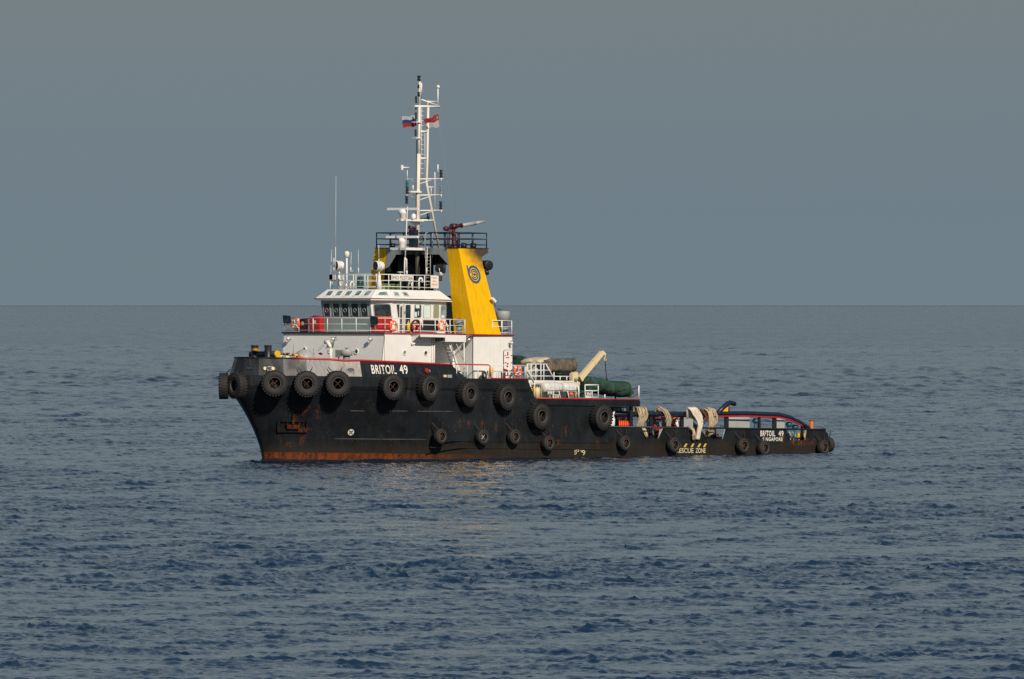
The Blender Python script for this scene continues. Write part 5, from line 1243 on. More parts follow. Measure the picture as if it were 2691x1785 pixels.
q = Vector(P(800, 938, x=3.2)); mb = MB(); mb.lathe([(.75, ZA), (.72, q.z - .1), (.6, q.z + .2), (.35, q.z + .42), (0, q.z + .5)], (3.2, q.y, 0), (0, 0, 1), 16)
e = root('winch_cover', 'rounded grey winch cover behind the red bulwark rail', 'winch cover', (3.2, q.y, ZA)); part('cover', mb, M['grey'], e)
for px, h_ in ((771, .6), (744, .35), (824, .35)):
    q = Vector(P(px, 930, x=3.6)); mb = MB(); mb.tube([q - Vector((0, 0, .25)), q + Vector((0, 0, h_))], .02, 5); mb.tube([q + Vector((0, -.1, 0)), q + Vector((0, .1, 0))], .03, 5); part('deck_handle', mb, M['bluegrey'], SHIP)
q = Vector(P(910.5, 943, x=4.4)); e = root('fan_vent', 'grey drum shaped fan vent in front of the deckhouse', 'vent', (4.4, q.y, ZA)); zt = P(910, 921, x=4.4)[2]
mb = MB(); mb.lathe([(.24, ZA), (.24, zt - .36)], (4.4, q.y, 0), (0, 0, 1), 14); part('trunk', mb, M['bluegrey'], e)
mb = MB(); mb.lathe([(.30, zt - .36), (.41, zt - .34), (.41, zt), (.38, zt + .04), (0, zt + .05)], (4.4, q.y, 0), (0, 0, 1), 18); part('cowl', mb, M['grey'], e)
mb = MB(); mb.tube([(4.4, q.y, zt), (4.4, q.y, zt + .15)], .025, 5); mb.torus((4.4, q.y, zt + .15), (0, 0, 1), .13, .02, 12, 5); part('hand_wheel', mb, M['darkred'], e)
a, b = P(881, 939, x=5.2), P(893.5, 920, x=5.2); e = root('junction_box', 'grey electrical box on the deckhouse front beside the fan vent', 'electrical box', (5.2, (a[1] + b[1]) / 2, a[2])); mb = MB(); mb.box(5.2, 5.4, min(a[1], b[1]), max(a[1], b[1]), a[2], b[2]); part('box', mb, M['bluegrey'], e)
mb = MB(); mb.tube([(5.3, (a[1] + b[1]) / 2, ZA), (5.3, (a[1] + b[1]) / 2, a[2])], .04, 6); part('stand', mb, M['bluegrey'], e)
def m6(x, y): return (780 + x / 7.842, 860 + y / 7.842)
X6 = 4.9
e = root('hoisting_davit', 'small cream davit with a pulley head standing on the foredeck', 'davit', P(870, 930, x=X6))
mb = MB(); mb.tube([Vector(P(*m6(700, 560), x=X6)) - Vector((0, 0, .8)), P(*m6(700, 440), x=X6)], .11, 8); part('post', mb, M['mastpaint'], e)
mb = MB(); mb.tube([P(*m6(700, 450), x=X6), P(*m6(690, 390), x=X6), P(*m6(640, 310), x=X6), P(*m6(590, 300), x=X6)], .10, 8, .16); part('head', mb, M['mastpaint'], e)
mb = MB(); mb.prism([P(*m6(635, 345), x=X6), P(*m6(745, 330), x=X6), P(*m6(715, 440), x=X6), P(*m6(655, 420), x=X6)], (.1, 0, 0)); part('gusset', mb, M['grey'], e)
mb = MB(); mb.tube([P(*m6(745, 410), x=X6), P(*m6(765, 290), x=X6), P(*m6(790, 210), x=X6), P(*m6(815, 200), x=X6)], .035, 6); part('wire_arm', mb, M['bluegrey'], e)
mb = MB(); mb.torus(P(*m6(808, 242), x=X6), (-1, -.3, 0), .09, .02, 12, 5); part('pulley', mb, M['steel'], e)
mb = MB(); mb.tube([P(*m6(730, 150), x=X6), P(*m6(400, 490), x=X6)], .008, 4); mb.tube([P(*m6(560, 370), x=X6), P(*m6(440, 500), x=X6)], .015, 4); part('wire', mb, M['bluegrey'], e)
q = Vector(P(*m6(485, 540), x=4.6)); e = root('red_cloth', 'small crimson rag lying over the foredeck wire', 'rag', q[:]); mb = MB(); mb.prism([q + Vector((0, .25, 0)), q + Vector((0, 0, .07)), q + Vector((0, -.25, -.05)), q + Vector((0, -.02, -.12))], (.03, 0, 0)); part('cloth', mb, M['flagred'], e)

# ------------------------------------------------------------------ tyre fenders hung round the hull
def make_tyre(nm, r, w, hole, lugs, lab, grp, hub):
    """built facing local -Y, centre at the origin, back face against the hull at y = w/2"""
    e = root(nm, lab, 'tyre fender', (0, 0, 0), grp)
    prof = [(hole, -w * .30), (hole * 1.08, -w * .42), (r * .62, -w * .50), (r * .80, -w * .49), (r * .93, -w * .40), (r * .965, -w * .27), (r * .965, w * .27), (r * .93, w * .40), (r * .7, w * .5), (hole * 1.05, w * .42), (hole, w * .3), (hole * 1.15, 0)]
    mb = MB(); mb.lathe(prof, (0, 0, 0), (0, 1, 0), 36, True, True)
    if lugs:
        for k in range(lugs):
            for sd in (-1, 1):
                a = 2 * pi * (k + (.5 if sd > 0 else 0)) / lugs; rd = Vector((cos(a), 0, sin(a))); tg = Vector((-sin(a), 0, cos(a)))
                mb.obox(rd * (r * .965) + Vector((0, sd * w * .24, 0)), tg * (pi * r / lugs * .52), Vector((0, w * .22, 0)) + tg * .02, rd * (r * .035))
    part('casing', mb, M['rubber'], e, shear=False)
    mb = MB(); mb.torus((0, -w * .43, 0), (0, 1, 0), hole * 1.07, .018, 28, 5); part('bead_ring', mb, M['bead'], e, shear=False)
    mb = MB(); mb.lathe([(0, 0), (hole * 1.1, 0)], (0, w * .30, 0), (0, -1, 0), 20, False); part('inner_wall', mb, M['rubber'], e, shear=False)
    mb = MB()
    for a in (pi / 4, -pi / 4): mb.tube([(-hole * cos(a), -w * .12, -hole * sin(a)), (0, -w * .20, 0), (hole * cos(a), -w * .12, hole * sin(a))], .032, 5)
    part('hub_chain', mb, M['hubrust' if lugs else hub], e, shear=False)
    for sx in (-1, 1):
        mb = MB(); a0 = Vector((sx * r * .30, w * .1, r * .85)); b0 = Vector((sx * r * (.55 if lugs else .95), w * .66, r * (1.25 if lugs else 1.65))); n_ = 9
        for k in range(n_):
            c = a0.lerp(b0, (k + .5) / n_); d = (b0 - a0).normalized(); mb.obox(c, d * (.075), (d.cross(Vector((0, 1, 0))) * (.028 if k % 2 else .012)), Vector((0, .012 if k % 2 else .028, 0)))
        part('chain', mb, M['chain'], e, shear=False)
    return e
def place(src, first, p, n, lab):
    R = rot_to(n)
    if first:
        src.matrix_world = Matrix.Translation(S(p)) @ R.to_4x4(); src['label'] = lab; return src
    return copy_thing(src, p, R, lab)
big = make_tyre('tyre_fender', .86, .62, .37, 26, '-', 'big lugged tyres hung along the upper hull', 'rust')
def belt_curve():                                       # the belt in plan, port side aft -> tip -> starboard
    out = []
    for i in range(600, -1, -1): p = hull_pt(i / 400, 4.6, -1); out.append(p)
    for i in range(1, 400): p = hull_pt(i / 400, 4.6, 1); out.append(p)
    return out
BC = belt_curve()
def on_belt(px, off, lo, hi):
    best = None
    for i in range(max(3, lo), min(len(BC) - 4, hi)):
        t = (BC[i + 3] - BC[i - 3]); t.z = 0; t.normalize(); n = Vector((-t.y, t.x, 0))
        if n.dot(Vector((BC[i].x - 8, BC[i].y, 0))) < 0: n = -n
        if 596 <= i <= 604: n = Vector((-1, 0, 0))
        p = BC[i] + n * off; e_ = abs(proj(p.x, p.y, 5)[0] - px)
        if best is None or e_ < best[0]: best = (e_, p, n)
    return best[1], best[2]
LABS = ['lugged tyre fender seen edge on at the far left of the bow', 'deep lugged tyre fender on the stem, its treads lit from the right', 'big tyre fender below the twin bright fairlead rollers', 'third round tyre fender from the stem, rust brown hub',
        'tyre fender under the scuffed bulwark patch with painted silvery sheen', 'big tyre fender below the start of the white ship name', 'big tyre fender under the round red disc', 'big tyre fender below the foot of the stair', 'big tyre fender under the weathertight door', 'big tyre fender where the side steps down below the raft deck', 'big tyre fender at the after end of the high side plating']
first = True
for i, (px, py) in enumerate([(592, 1015), (634, 1014), (722, 1007.3), (804.9, 1009.2), (885.9, 1008.6), (1028.9, 1017), (1126.9, 1019), (1230.5, 1035.5), (1329, 1044)]):
    if i == 0: p, n = on_belt(px - 4, .60, 640, 900); n = Vector((-.66, .75, 0))
    elif i == 1: p, n = Vector((-3.05, .45, 0)), Vector((-.96, .28, 0)); p, n = on_belt(px, .40, 575, 660); n = Vector((-1, .22, 0))
    elif i < 7: p, n = on_belt(px, .44, 0, 596)
    else: q = P(px, py, y=-BH - .44); p, n = Vector(q), Vector((0, -1, 0))
    z = HCAM - (py - EYE) * ((p.x - CAM[0]) * ST + (p.y - CAM[1]) * CT) / FPX + TAU * p.x
    place(big, first, (p.x, p.y, z), n, LABS[i]); first = False
for j, (px, py) in enumerate([(1417.5, 1094), (1581, 1097)]):
    q = P(px, py, y=-BH - .44); place(big, False, q, (0, -1, 0), LABS[9 + j])
small = make_tyre('small_tyre_fender', .54, .42, .27, 0, '-', 'smaller smooth tyres chained low along the hull', 'rust')
SL = ['small tyre fender with rusty hub, first of the low row', 'small tyre fender with a pale cross in its hub', 'small tyre fender between the pale hubbed one and the hull step', 'small tyre fender below the big tyre at the hull step', 'small tyre fender below the orange hose coil',
      'small tyre fender just ahead of the rescue lettering', 'small tyre fender below the yellow gusset, ahead of the ship name', 'small half sunk tyre fender just ahead of the home port lettering', 'small tyre fender hanging on the stern quarter']
first = True
for k, (px, py) in enumerate([(1157, 1147), (1267.5, 1149.3), (1350.8, 1148.5), (1440.5, 1165), (1640.6, 1165), (1770, 1169.5), (1952, 1171.6), (2007, 1178), (2163, 1176.5)]):
    q = P(px, py, y=-BH - .34); o = place(small, first, q, (0, -1, 0) if k < 8 else (.12, -1, 0), SL[k]); first = False
    if k == 1:
        for ch in o.children:
            if ch.name.startswith('hub_chain'): ch.data = ch.data.copy(); ch.data.materials[0] = M['steel']; ch['label'] = 'pale steel cross'
o = place(small, False, (XEND + .30, -BH + .75, 1.42), (1, -.05, 0), 'small tyre fender round the corner on the transom')

# ------------------------------------------------------------------ flags
def flag(quad, bands, y, nm, lab, amp=.10, extra=None):
    """quad: hoist-top, fly-top, fly-bottom, hoist-bottom in the photograph; bands: (from, to, material, part name)"""
    Q = [Vector(P(a, b, y=y)) for a, b in quad]; e = root(nm, lab, 'flag', Q[0][:])
    N = 12
    def pt(u, v):
        p = Q[0].lerp(Q[1], u).lerp(Q[3].lerp(Q[2], u), v)
        return p + Vector((.03, 1, 0)) * (amp * sin(u * 8.0 + v * 1.4) * (.35 + u)) + Vector((0, 0, .035 * sin(u * 9 + 2 * v)))
    for a, b, mt, pn in bands:
        rows = [[pt(i / N, a + (b - a) * j / 5) for i in range(N + 1)] for j in range(6)]
        mb = MB(); mb.grid(rows, True); part(pn, mb, M[mt], e)
    return e, pt
flag([(1091, 304), (1060, 307), (1060, 336.5), (1096, 331)], [(0, .33, 'flagwhite', 'white_stripe'), (.33, .66, 'flagblue', 'blue_stripe'), (.66, 1, 'flagred', 'red_stripe')], .42, 'striped_flag', 'white blue and red striped flag flying left of the mast')
e, pt = flag([(1152, 300.5), (1116, 315), (1126, 336.5), (1155.4, 334.5)], [(0, .5, 'flagred', 'red_half'), (.5, 1, 'flagwhite', 'white_half')], -.15, 'red_white_flag', 'red over white flag with crescent and stars flying right of the mast')
mb = MB(); ring = []
for k in range(14):
    a = radians(110 + 140 * k / 13 + 0); 
    for r_ in (.115, .165): ring.append(pt(.20 + (r_ if k not in (0, 13) else .14) * cos(a) * .8, .25 + (r_ if k not in (0, 13) else .14) * sin(a) * 1.0) + Vector((0, -.02, 0)))
mb.add(ring, [(2 * k, 2 * k + 1, 2 * k + 3, 2 * k + 2) for k in range(13)]); part('crescent', mb, M['flagwhite'], e)
for k in range(5):
    a = pi / 2 + 2 * pi * k / 5; c = (.33 + .055 * cos(a), .25 + .08 * sin(a)); mb = MB(); s5 = []
    for j in range(10): r_ = .028 if j % 2 == 0 else .012; s5.append(pt(c[0] + r_ * cos(j * pi / 5 + pi / 2) * .8, c[1] + r_ * sin(j * pi / 5 + pi / 2)) + Vector((0, -.02, 0)))
    mb.add(s5, [tuple(range(10))]); part('star', mb, M['flagwhite'], e)

# ------------------------------------------------------------------ middle deck: stair frame, rafts, crane, boats
def z6(x, y): return (1340 + x / 5.226, 900 + y / 5.226)
YP = -4.6
def Q6(x, y, yy=YP): return Vector(P(*z6(x, y), y=yy))
mb = MB()
for y_ in (298, 383, 463): mb.tube([Q6(238, y_), Q6(520 + (y_ - 298) * .55, y_)], .035, 6)
mb.tube([Q6(495, 300), Q6(612, 505)], .04, 6); mb.tube([Q6(600, 466), Q6(855, 468)], .03, 6)
FR = part('platform_railing', mb, M['white'], SHIP)
for x in (240, 290, 355, 425, 465, 605, 690, 780): mb = MB(); mb.tube([Q6(x, 298 if x < 500 else 410 if x < 650 else 466), Q6(x, 520)], .04, 6); part('stanchion', mb, M['white'], FR)
mb = MB(); a, b = Q6(225, 518), Q6(865, 518); mb.box(a.x, b.x, YP - .05, YP + 3.4, a.z - .18, a.z); part('raised_platform', mb, M['mastpaint'], SHIP)
mb = MB(); mb.box(a.x + .3, b.x, YP + .6, YP + .7, ZB, a.z - .18); part('platform_bulkhead', mb, M['mastpaint'], SHIP)
mb = MB()
for y_ in (-5.1, -4.75): mb.tube([P(*z6(235, 370), y=y_), P(*z6(345, 560), y=y_)], .04, 6); mb.tube([P(*z6(262, 530), y=y_), P(*z6(345, 780), y=y_)], .05, 6)
st = part('side_ladder', mb, M['white'], SHIP)
for k in range(7): mb = MB(); c = Q6(268 + 12 * k, 545 + 34 * k, -4.92); mb.box(c.x - .08, c.x + .08, -5.1, -4.75, c.z - .02, c.z + .02); part('tread', mb, M['white'], st)
mb = MB(); mb.tube([Q6(275, 570, -5.5), Q6(435, 570, -5.5), Q6(435, 765, -5.5)], .035, 6); mb.tube([Q6(340, 520, -5.5), Q6(340, 765, -5.5)], .035, 6); part('ladder_guard', mb, M['white'], SHIP)
for x, mt, r_, lab in ((322, 'yellow', .13, 'yellow cylinder at the foot of the side ladder'), (372, 'cream', .15, 'cream cylinder at the foot of the side ladder'), (405, 'cream', .10, 'slim tan cylinder beside the cream one')):
    q = Q6(x, 765, -5.2); e = root('gas_cylinder', lab, 'gas cylinder', (q.x, q.y, ZB)); zt = Q6(x, 612, -5.2).z; mb = MB(); mb.lathe([(r_, ZB + .02), (r_, zt - .15), (r_ * .5, zt - .03), (.03, zt), (.03, zt + .08)], (q.x, q.y, 0), (0, 0, 1), 12); part('bottle', mb, M[mt], e)
# inflatable raft canisters in their cradles
def raft(x0, x1, lab):
    a, b = Q6(x0, 625, -5.1), Q6(x1, 625, -5.1); zc = a.z + .02; L_ = b.x - a.x; r_ = .37; cx = (a.x + b.x) / 2
    e = root('liferaft_canister', lab, 'liferaft', (cx, -5.1, zc), 'white liferaft canisters on the raft deck')
    n_ = 12; prof = []
    for k in range(n_ + 1):
        h = -L_ / 2 + L_ * k / n_; rr = r_ * (1 - .10 * (abs(2 * k / n_ - 1) ** 4)) + (.02 if k in (3, 6, 9) else 0); prof.append((rr, h))
    mb = MB(); mb.lathe([(0, -L_ / 2)] + prof + [(0, L_ / 2)], (cx, -5.1, zc), (1, 0, 0), 18); part('shell', mb, M['raftwhite'], e)
    for k in (.25, .5, .75): mb = MB(); mb.torus((a.x + L_ * k, -5.1, zc), (1, 0, 0), r_ + .012, .02, 20, 5); part('strap', mb, M['steel'], e)
    mb = MB()
    for k in (.2, .8):
        xx = a.x + L_ * k; mb.tube([(xx, -5.5, ZB), (xx, -5.38, zc - .2), (xx, -5.1, zc - r_ - .03), (xx, -4.8, zc - .2), (xx, -4.75, ZB)], .035, 5)
    mb.tube([(a.x + L_ * .1, -5.46, zc - .12), (b.x - L_ * .1, -5.46, zc - .12)], .03, 5); part('cradle', mb, M['white'], e)
    return e, a.x, b.x
raft(445, 680, 'white liferaft canister nearer the side ladder'); raft(712, 905, 'white liferaft canister nearer the crane post')
for x0, x1, y0, y1, s in ((530, 600, 705, 672, '22'), (598, 665, 760, 722, '90'), (1045, 1125, 745, 677, 'R-02')):
    a, b = Q6(x0 - 8, y0 + 6, -5.62), Q6(x1 + 8, y1 - 6, -5.62); mb = MB(); mb.box(a.x, b.x, -5.62, -5.6, a.z, b.z); f = part('raft_board', mb, M['letter'], SHIP)
    part('board_lettering', text_on(s, Q6(x0, y0, -5.624), Q6(x1, y0, -5.624), Q6(x0, y1, -5.624), .01), M['black'], f)
q = Q6(840, 712, -5.5); e = root('orange_float', 'small orange float beside the second raft cradle', 'float', q[:]); mb = MB(); mb.lathe([(0, -.12), (.14, -.08), (.16, 0), (.12, .1), (0, .13)], q, (0, 0, 1), 12); part('ball', mb, M['orange'], e)
# deck crane
CR = root('deck_crane', 'cream deck crane with its jib raised and a hook chain hanging', 'crane', (Q6(918, 765, -4.4).x, -4.4, ZB))
yc = -4.4; c0_ = Q6(918, 765, yc); c1_ = Q6(912, 560, yc)
mb = MB(); mb.tube([(c1_.x, yc, ZB), (c1_.x, yc, c1_.z)], .15, 12); part('pedestal', mb, M['cream'], CR)
mb = MB(); mb.prism([Q6(845, 545, yc - .25), Q6(960, 545, yc - .25), Q6(965, 585, yc - .25), Q6(860, 575, yc - .25)], (0, .5, 0)); mb.prism([Q6(862, 545, yc - .15), Q6(935, 545, yc - .15), Q6(940, 430, yc - .15), Q6(925, 405, yc - .15), Q6(885, 412, yc - .15), Q6(862, 440, yc - .15)], (0, .3, 0)); part('slewing_house', mb, M['cream'], CR)
mb = MB(); mb.lathe([(0, -.2), (.10, -.15), (.11, .1), (0, .2)], Q6(900, 515, yc - .2), (0, 1, 0), 10); part('slewing_motor', mb, M['bluegrey'], CR)
A1, A2 = Q6(958, 500, yc), Q6(1265, 140, yc); dr = (A2 - A1).normalized(); up_ = Vector((-dr.z, 0, dr.x))
if up_.z < 0: up_ = -up_
mb = MB(); h1, h2 = .19, .145
for w_s in (0,):
    mb.prism([A1 - up_ * h1 + Vector((0, -.13, 0)), A2 - up_ * h2 + Vector((0, -.13, 0)), A2 + up_ * h2 + Vector((0, -.13, 0)), A1 + up_ * h1 + Vector((0, -.13, 0))], (0, .26, 0))
mb.obox(A1.lerp(A2, .62), dr * .03, up_ * .19, Vector((0, .15, 0))); mb.obox(A1.lerp(A2, .02), dr * .1, up_ * .21, Vector((0, .16, 0)))
part('jib', mb, M['cream'], CR)
mb = MB(); mb.prism([A2 + up_ * .16 + Vector((0, -.1, 0)), Q6(1285, 115, yc - .1), Q6(1318, 150, yc - .1), Q6(1322, 172, yc - .1), Q6(1295, 178, yc - .1), A2 - up_ * .15 + Vector((0, -.1, 0))], (0, .2, 0)); part('jib_head', mb, M['cream'], CR)
mb = MB(); hk = Q6(1306, 212, yc); mb.tube([hk + Vector((0, 0, .18)), hk], .05, 6); mb.torus(hk - Vector((0, 0, .10)), (0, 1, 0), .09, .035, 12, 5); part('hook', mb, M['cream'], CR)
mb = MB(); t0, t1 = Q6(1306, 235, yc), Q6(1328, 515, yc)
for k in range(40):
    c = t0.lerp(t1, (k + .5) / 40); mb.obox(c, (0, 0, .045), (.028 if k % 2 else .010, 0, 0), (0, .010 if k % 2 else .028, 0))
part('hook_chain', mb, M['chain'], CR)
for x in (1305, 1350): mb = MB(); mb.tube([Q6(1326, 470, yc), Q6(x, 530, yc)], .025, 5); part('sling', mb, M['chain'], CR)

def hull_of_cloth(nm, lab, cat, prof, y, halfw, mat, seed, sag=.05, group=None, pn='cover', ey=.5, ez=.8):
    """prof: (x, z_top, z_bottom) points from the photograph; an ellipse-like section lofted along x, with folds"""
    rng = random.Random(seed); R_ = []; prof = [(a, b + rng.uniform(-7, 7), c + rng.uniform(-5, 5)) for a, b, c in prof]
    xs = [Q6(a, b, y).x for a, b, c in prof]; zt = [Q6(a, b, y).z for a, b, c in prof]; zb_ = [Q6(a, c, y).z for a, b, c in prof]
    n_ = 90; m_ = 24; ph = [rng.uniform(0, 6.28) for _ in range(6)]
    for i in range(n_ + 1):
        x = xs[0] + (xs[-1] - xs[0]) * i / n_; t = np.interp(x, xs, zt); b = np.interp(x, xs, zb_); u = i / n_
        w = halfw * min(1, (4 * u + .15), (4 * (1 - u) + .15)); row = []
        for j in range(m_):
            a = 2 * pi * j / m_; ca, sa = cos(a), sin(a); yy = w * (abs(ca) ** ey) * (1 if ca > 0 else -1); zz = (t + b) / 2 + (t - b) / 2 * (abs(sa) ** ez) * (1 if sa > 0 else -1)
            f = sag * (sin(x * 5 + ph[0] + a * 2) + .8 * abs(sin(x * 9 + ph[1] - a * 1.5)) + .7 * sin(x * 23 + ph[2] + 2 * sin(x * 3))) * (.35 + abs(ca))
            row.append((x, y + yy + f * ca, zz + .4 * f * sa))
        R_.append(row)
    e = root(nm, lab, cat, ((xs[0] + xs[-1]) / 2, y, min(zb_)), group)
    mb = MB(); mb.grid(R_, True, close=True); mb.f += [tuple(range(m_ - 1, -1, -1)), tuple(n_ * m_ + j for j in range(m_))]; mb.sm += [False, False]
    part(pn, mb, M[mat], e); return e
B1 = hull_of_cloth('covered_rescue_boat', 'rescue boat under a dark green canvas cover aft of the crane', 'boat', [(985, 560, 640), (1000, 492, 655), (1045, 466, 672), (1110, 482, 682), (1250, 520, 705), (1395, 548, 735), (1440, 528, 742), (1500, 525, 748), (1560, 570, 748), (1620, 625, 735), (1655, 672, 700)], -4.2, .85, 'canvas_green', 3, .075, ey=.55, ez=.6)
mb = MB(); mb.tube([Q6(x, y_, -5.17) for x, y_ in ((1015, 570), (1110, 565), (1220, 585), (1300, 630), (1400, 655), (1520, 650), (1640, 640))], .022, 5); part('lashing', mb, M['rust'], B1)
mb = MB(); mb.tube([Q6(1120, 720, -4.2), Q6(1120, 770, -4.2)], .06, 6); mb.tube([Q6(1450, 735, -4.2), Q6(1450, 775, -4.2)], .06, 6); mb.box(Q6(1090, 760, -4.2).x, Q6(1480, 760, -4.2).x, -4.8, -3.6, ZB + .02, ZB + .08); part('cradle', mb, M['darkred'], B1)
e = hull_of_cloth('green_bundle', 'small dark green canvas bundle beside the crane post', 'bundle', [(935, 690, 745), (955, 668, 750), (985, 660, 750), (1015, 690, 745)], -4.6, .3, 'canvas_green', 8, .05)
B2 = hull_of_cloth('tarpaulin_boat', 'workboat under a creased brown tarpaulin on the raised platform', 'boat', [(408, 290, 340), (440, 250, 360), (490, 232, 380), (560, 228, 395), (640, 236, 402), (700, 232, 410), (760, 222, 405), (810, 226, 395), (845, 250, 385), (868, 300, 370)], -2.6, .9, 'canvas_brown', 5, .10, ey=.35, ez=.42)
mb = MB(); mb.prism([Q6(590, 380, -3.3), Q6(852, 375, -3.3), Q6(835, 425, -3.3), Q6(760, 455, -3.3), Q6(680, 448, -3.3)], (0, 1.3, 0)); part('boat_hull', mb, M['canvas_green'], B2)
hull_of_cloth('canvas_heap', 'pale beige canvas heaped over gear behind the white ladder frame', 'canvas', [(188, 262, 290), (215, 236, 295), (250, 232, 296), (300, 222, 297), (350, 210, 298), (400, 212, 300), (450, 228, 296), (495, 242, 270)], -1.8, .9, 'canvas_beige', 9, .06)
hull_of_cloth('green_canvas_heap', 'dark green covered gear just aft of the deckhouse', 'canvas', [(62, 200, 300), (90, 178, 300), (125, 190, 300), (160, 225, 300), (190, 262, 298)], -1.0, .7, 'canvas_green', 12, .05)
hull_of_cloth('machinery_heap', 'jumble of grey deck gear inside the white ladder frame', 'machinery', [(225, 300, 490), (250, 290, 490), (280, 330, 490), (330, 360, 500), (350, 420, 500)], -3.9, .35, 'grey', 13, .09)
mb = MB(); a, b = Q6(290, 515, -3.0), Q6(600, 300, -3.0); mb.box(a.x, b.x, -3.0, -2.9, a.z, b.z); part('dark_screen', mb, M['navy'], SHIP)
# winch drum mass seen dark behind the frame is the towing winch
q0, q1 = Q6(520, 500, -2.4), Q6(700, 400, -2.4)
e = root('towing_winch', 'dark towing winch under the raised boat', 'winch', ((q0.x + q1.x) / 2, -2.4, ZB)); mb = MB(); mb.lathe([(.5, -1.2), (.5, -1.1), (.3, -1.1), (.3, 1.1), (.5, 1.1), (.5, 1.2)], ((q0.x + q1.x) / 2, -2.4, q0.z + .1), (0, 1, 0), 16, False); part('drum', mb, M['black'], e)
mb = MB(); mb.box(q0.x, q1.x, -3.2, -1.6, ZB, q0.z - .1); part('bed', mb, M['black'], e)
# white frame and after post of the raft deck
mb = MB(); fy = -5.7
for (xa, ya, xb, yb) in ((1030, 585, 1215, 585), (1030, 665, 1215, 665), (1030, 755, 1215, 755), (1032, 585, 1032, 758), (1213, 585, 1213, 758), (1128, 665, 1128, 755)): mb.tube([Q6(xa, ya, fy), Q6(xb, yb, fy)], .045 if ya == yb and ya < 700 else .035, 6)
part('boarding_frame', mb, M['white'], SHIP)
for x, y0 in ((945, 590), (1303, 715), (1770, 592)):
    mb = MB(); mb.tube([Q6(x, y0, fy), Q6(x, 775, fy)], .05, 6); part('edge_post', mb, M['white'], SHIP)
for (a_, b_, sg) in (((1640, 640), (1765, 598), .12), ((1600, 745), (1768, 690), .15)):
    a, b = Q6(*a_, fy), Q6(*b_, fy); mb = MB(); mb.tube([a.lerp(b, k / 8) - Vector((0, 0, sg * 4 * (k / 8) * (1 - k / 8))) for k in range(9)], .025, 5); part('safety_rope', mb, M['darkred'], SHIP)
# deck-house bulkhead under the raft deck, with its row of bluish ports, and dark pipes
mb = MB(); a, b = P(1600, 1130, y=-3.9), P(1655, 1130, y=-3.9); mb.box(a[0], b[0], -3.9, -3.8, 1.0, ZB2); part('winch_bulkhead', mb, M['black'], SHIP)
for x0, x1 in ((1612, 1637), (1640, 1644), (1646, 1649)):
    a, b = P(x0, 1080, y=-3.93), P(x1, 1073, y=-3.93); mb = MB(); mb.box(a[0], b[0], -3.93, -3.9, a[2], b[2]); f = part('bulkhead_window', mb, M['glassblue'], SHIP)
mb = MB(); a, b = P(1655, 1089, y=-BH + .3), P(1662, 1069, y=-BH + .3); mb.box(a[0], b[0], -BH + .25, -BH + .35, 1.0, ZB2); part('deck_pillar', mb, M['black'], SHIP)

# ------------------------------------------------------------------ working deck: ropes, coil, winch, vents
def z7(x, y): return (1600 + x / 7.3875, 1040 + y / 7.3875)
def Q7(x, y, yy=RY): return Vector(P(*z7(x, y), y=yy))
def rope_bundle(lab, spine, widths, y, mat, seed, strands=16, r=.038, nm='mooring_rope'):
    """a hank of rope hung over the rail: strands follow the spine, spread by the widths"""
    rng = random.Random(seed); e = root(nm, lab, 'rope', Q7(*spine[-1], y)[:], 'rope hanks hung over the cargo rail')
    sp = [Q7(a, b, y) for a, b in spine]; n_ = len(sp)
    for s in range(strands):
        off = (s + .5) / strands * 2 - 1; ph = rng.uniform(0, 6.28); dy = .05 * (s % 2) + rng.uniform(-.03, .03); pts = []; zt = rng.uniform(-.06, .10)
        for k in range((n_ - 1) * 4 + 1):
            i, f = divmod(k, 4); i = min(i, n_ - 2); f = (k - i * 4) / 4; c = sp[i].lerp(sp[i + 1], f); w = (widths[i] + (widths[i + 1] - widths[i]) * f)
            bulge = -.22 * sin(min(1, k / ((n_ - 1) * 4) * 1.1) * pi * .9)
            pts.append(c + Vector((off * w + .012 * sin(k * .8 + ph), dy + bulge + .012 * sin(k * .7 + ph * 2), zt * (1 - k / ((n_ - 1) * 4)) + .02 * sin(k + ph) - .03 * abs(off) * (k == 0))))
        # strand rises over the rail and down its inboard side
        top = pts[0]; back = [top + Vector((0, .35, -.6)), top + Vector((0, .30, -.1)), top + Vector((0, .16, .08))]
        mb = MB(); mb.tube(back + pts, r * rng.uniform(.8, 1.15), 5); part('strand', mb, M[mat], e)
    return e
rope_bundle('short hank of tan rope lying over the forward end of the cargo rail', [(640, 250), (640, 350), (625, 420), (600, 520), (590, 615)], [.48, .50, .42, .33, .32], RY - .1, 'rope', 1, 18)
rope_bundle('narrow tail of pale rope hanging in the first bulwark opening', [(672, 640), (675, 720), (690, 790), (705, 820)], [.20, .16, .10, .03], RY - .2, 'rope', 2, 8, .05)
rope_bundle('pale rope hank hanging over the rail beside the red winch', [(1000, 255), (1060, 300), (1100, 400), (1130, 500), (1150, 600)], [.18, .26, .24, .22, .20], RY - .1, 'rope', 3, 11)
rope_bundle('large white rope hank over the rail, its tail reaching below the bulwark top', [(1660, 270), (1700, 380), (1725, 500), (1725, 610), (1715, 720), (1710, 850)], [.46, .46, .28, .17, .16, .14], -BH - .05, 'ropewhite', 4, 18, .05)
rope_bundle('knotted cream rope end hanging outside the bulwark beside the large white hank', [(1600, 625), (1610, 700), (1612, 780), (1640, 855)], [.13, .10, .12, .10], -BH - .14, 'rope', 5, 6, .05)
rope_bundle('round tan rope hank hanging next to the yellow gusset', [(1980, 275), (2000, 380), (1985, 500), (1960, 600), (1955, 650)], [.46, .48, .40, .27, .24], RY - .1, 'rope', 6, 18)
rope_bundle('loose rope ends showing in the second bulwark opening', [(1965, 680), (1940, 720), (1920, 790)], [.30, .14, .05], RY - .1, 'rope', 7, 7, .045)
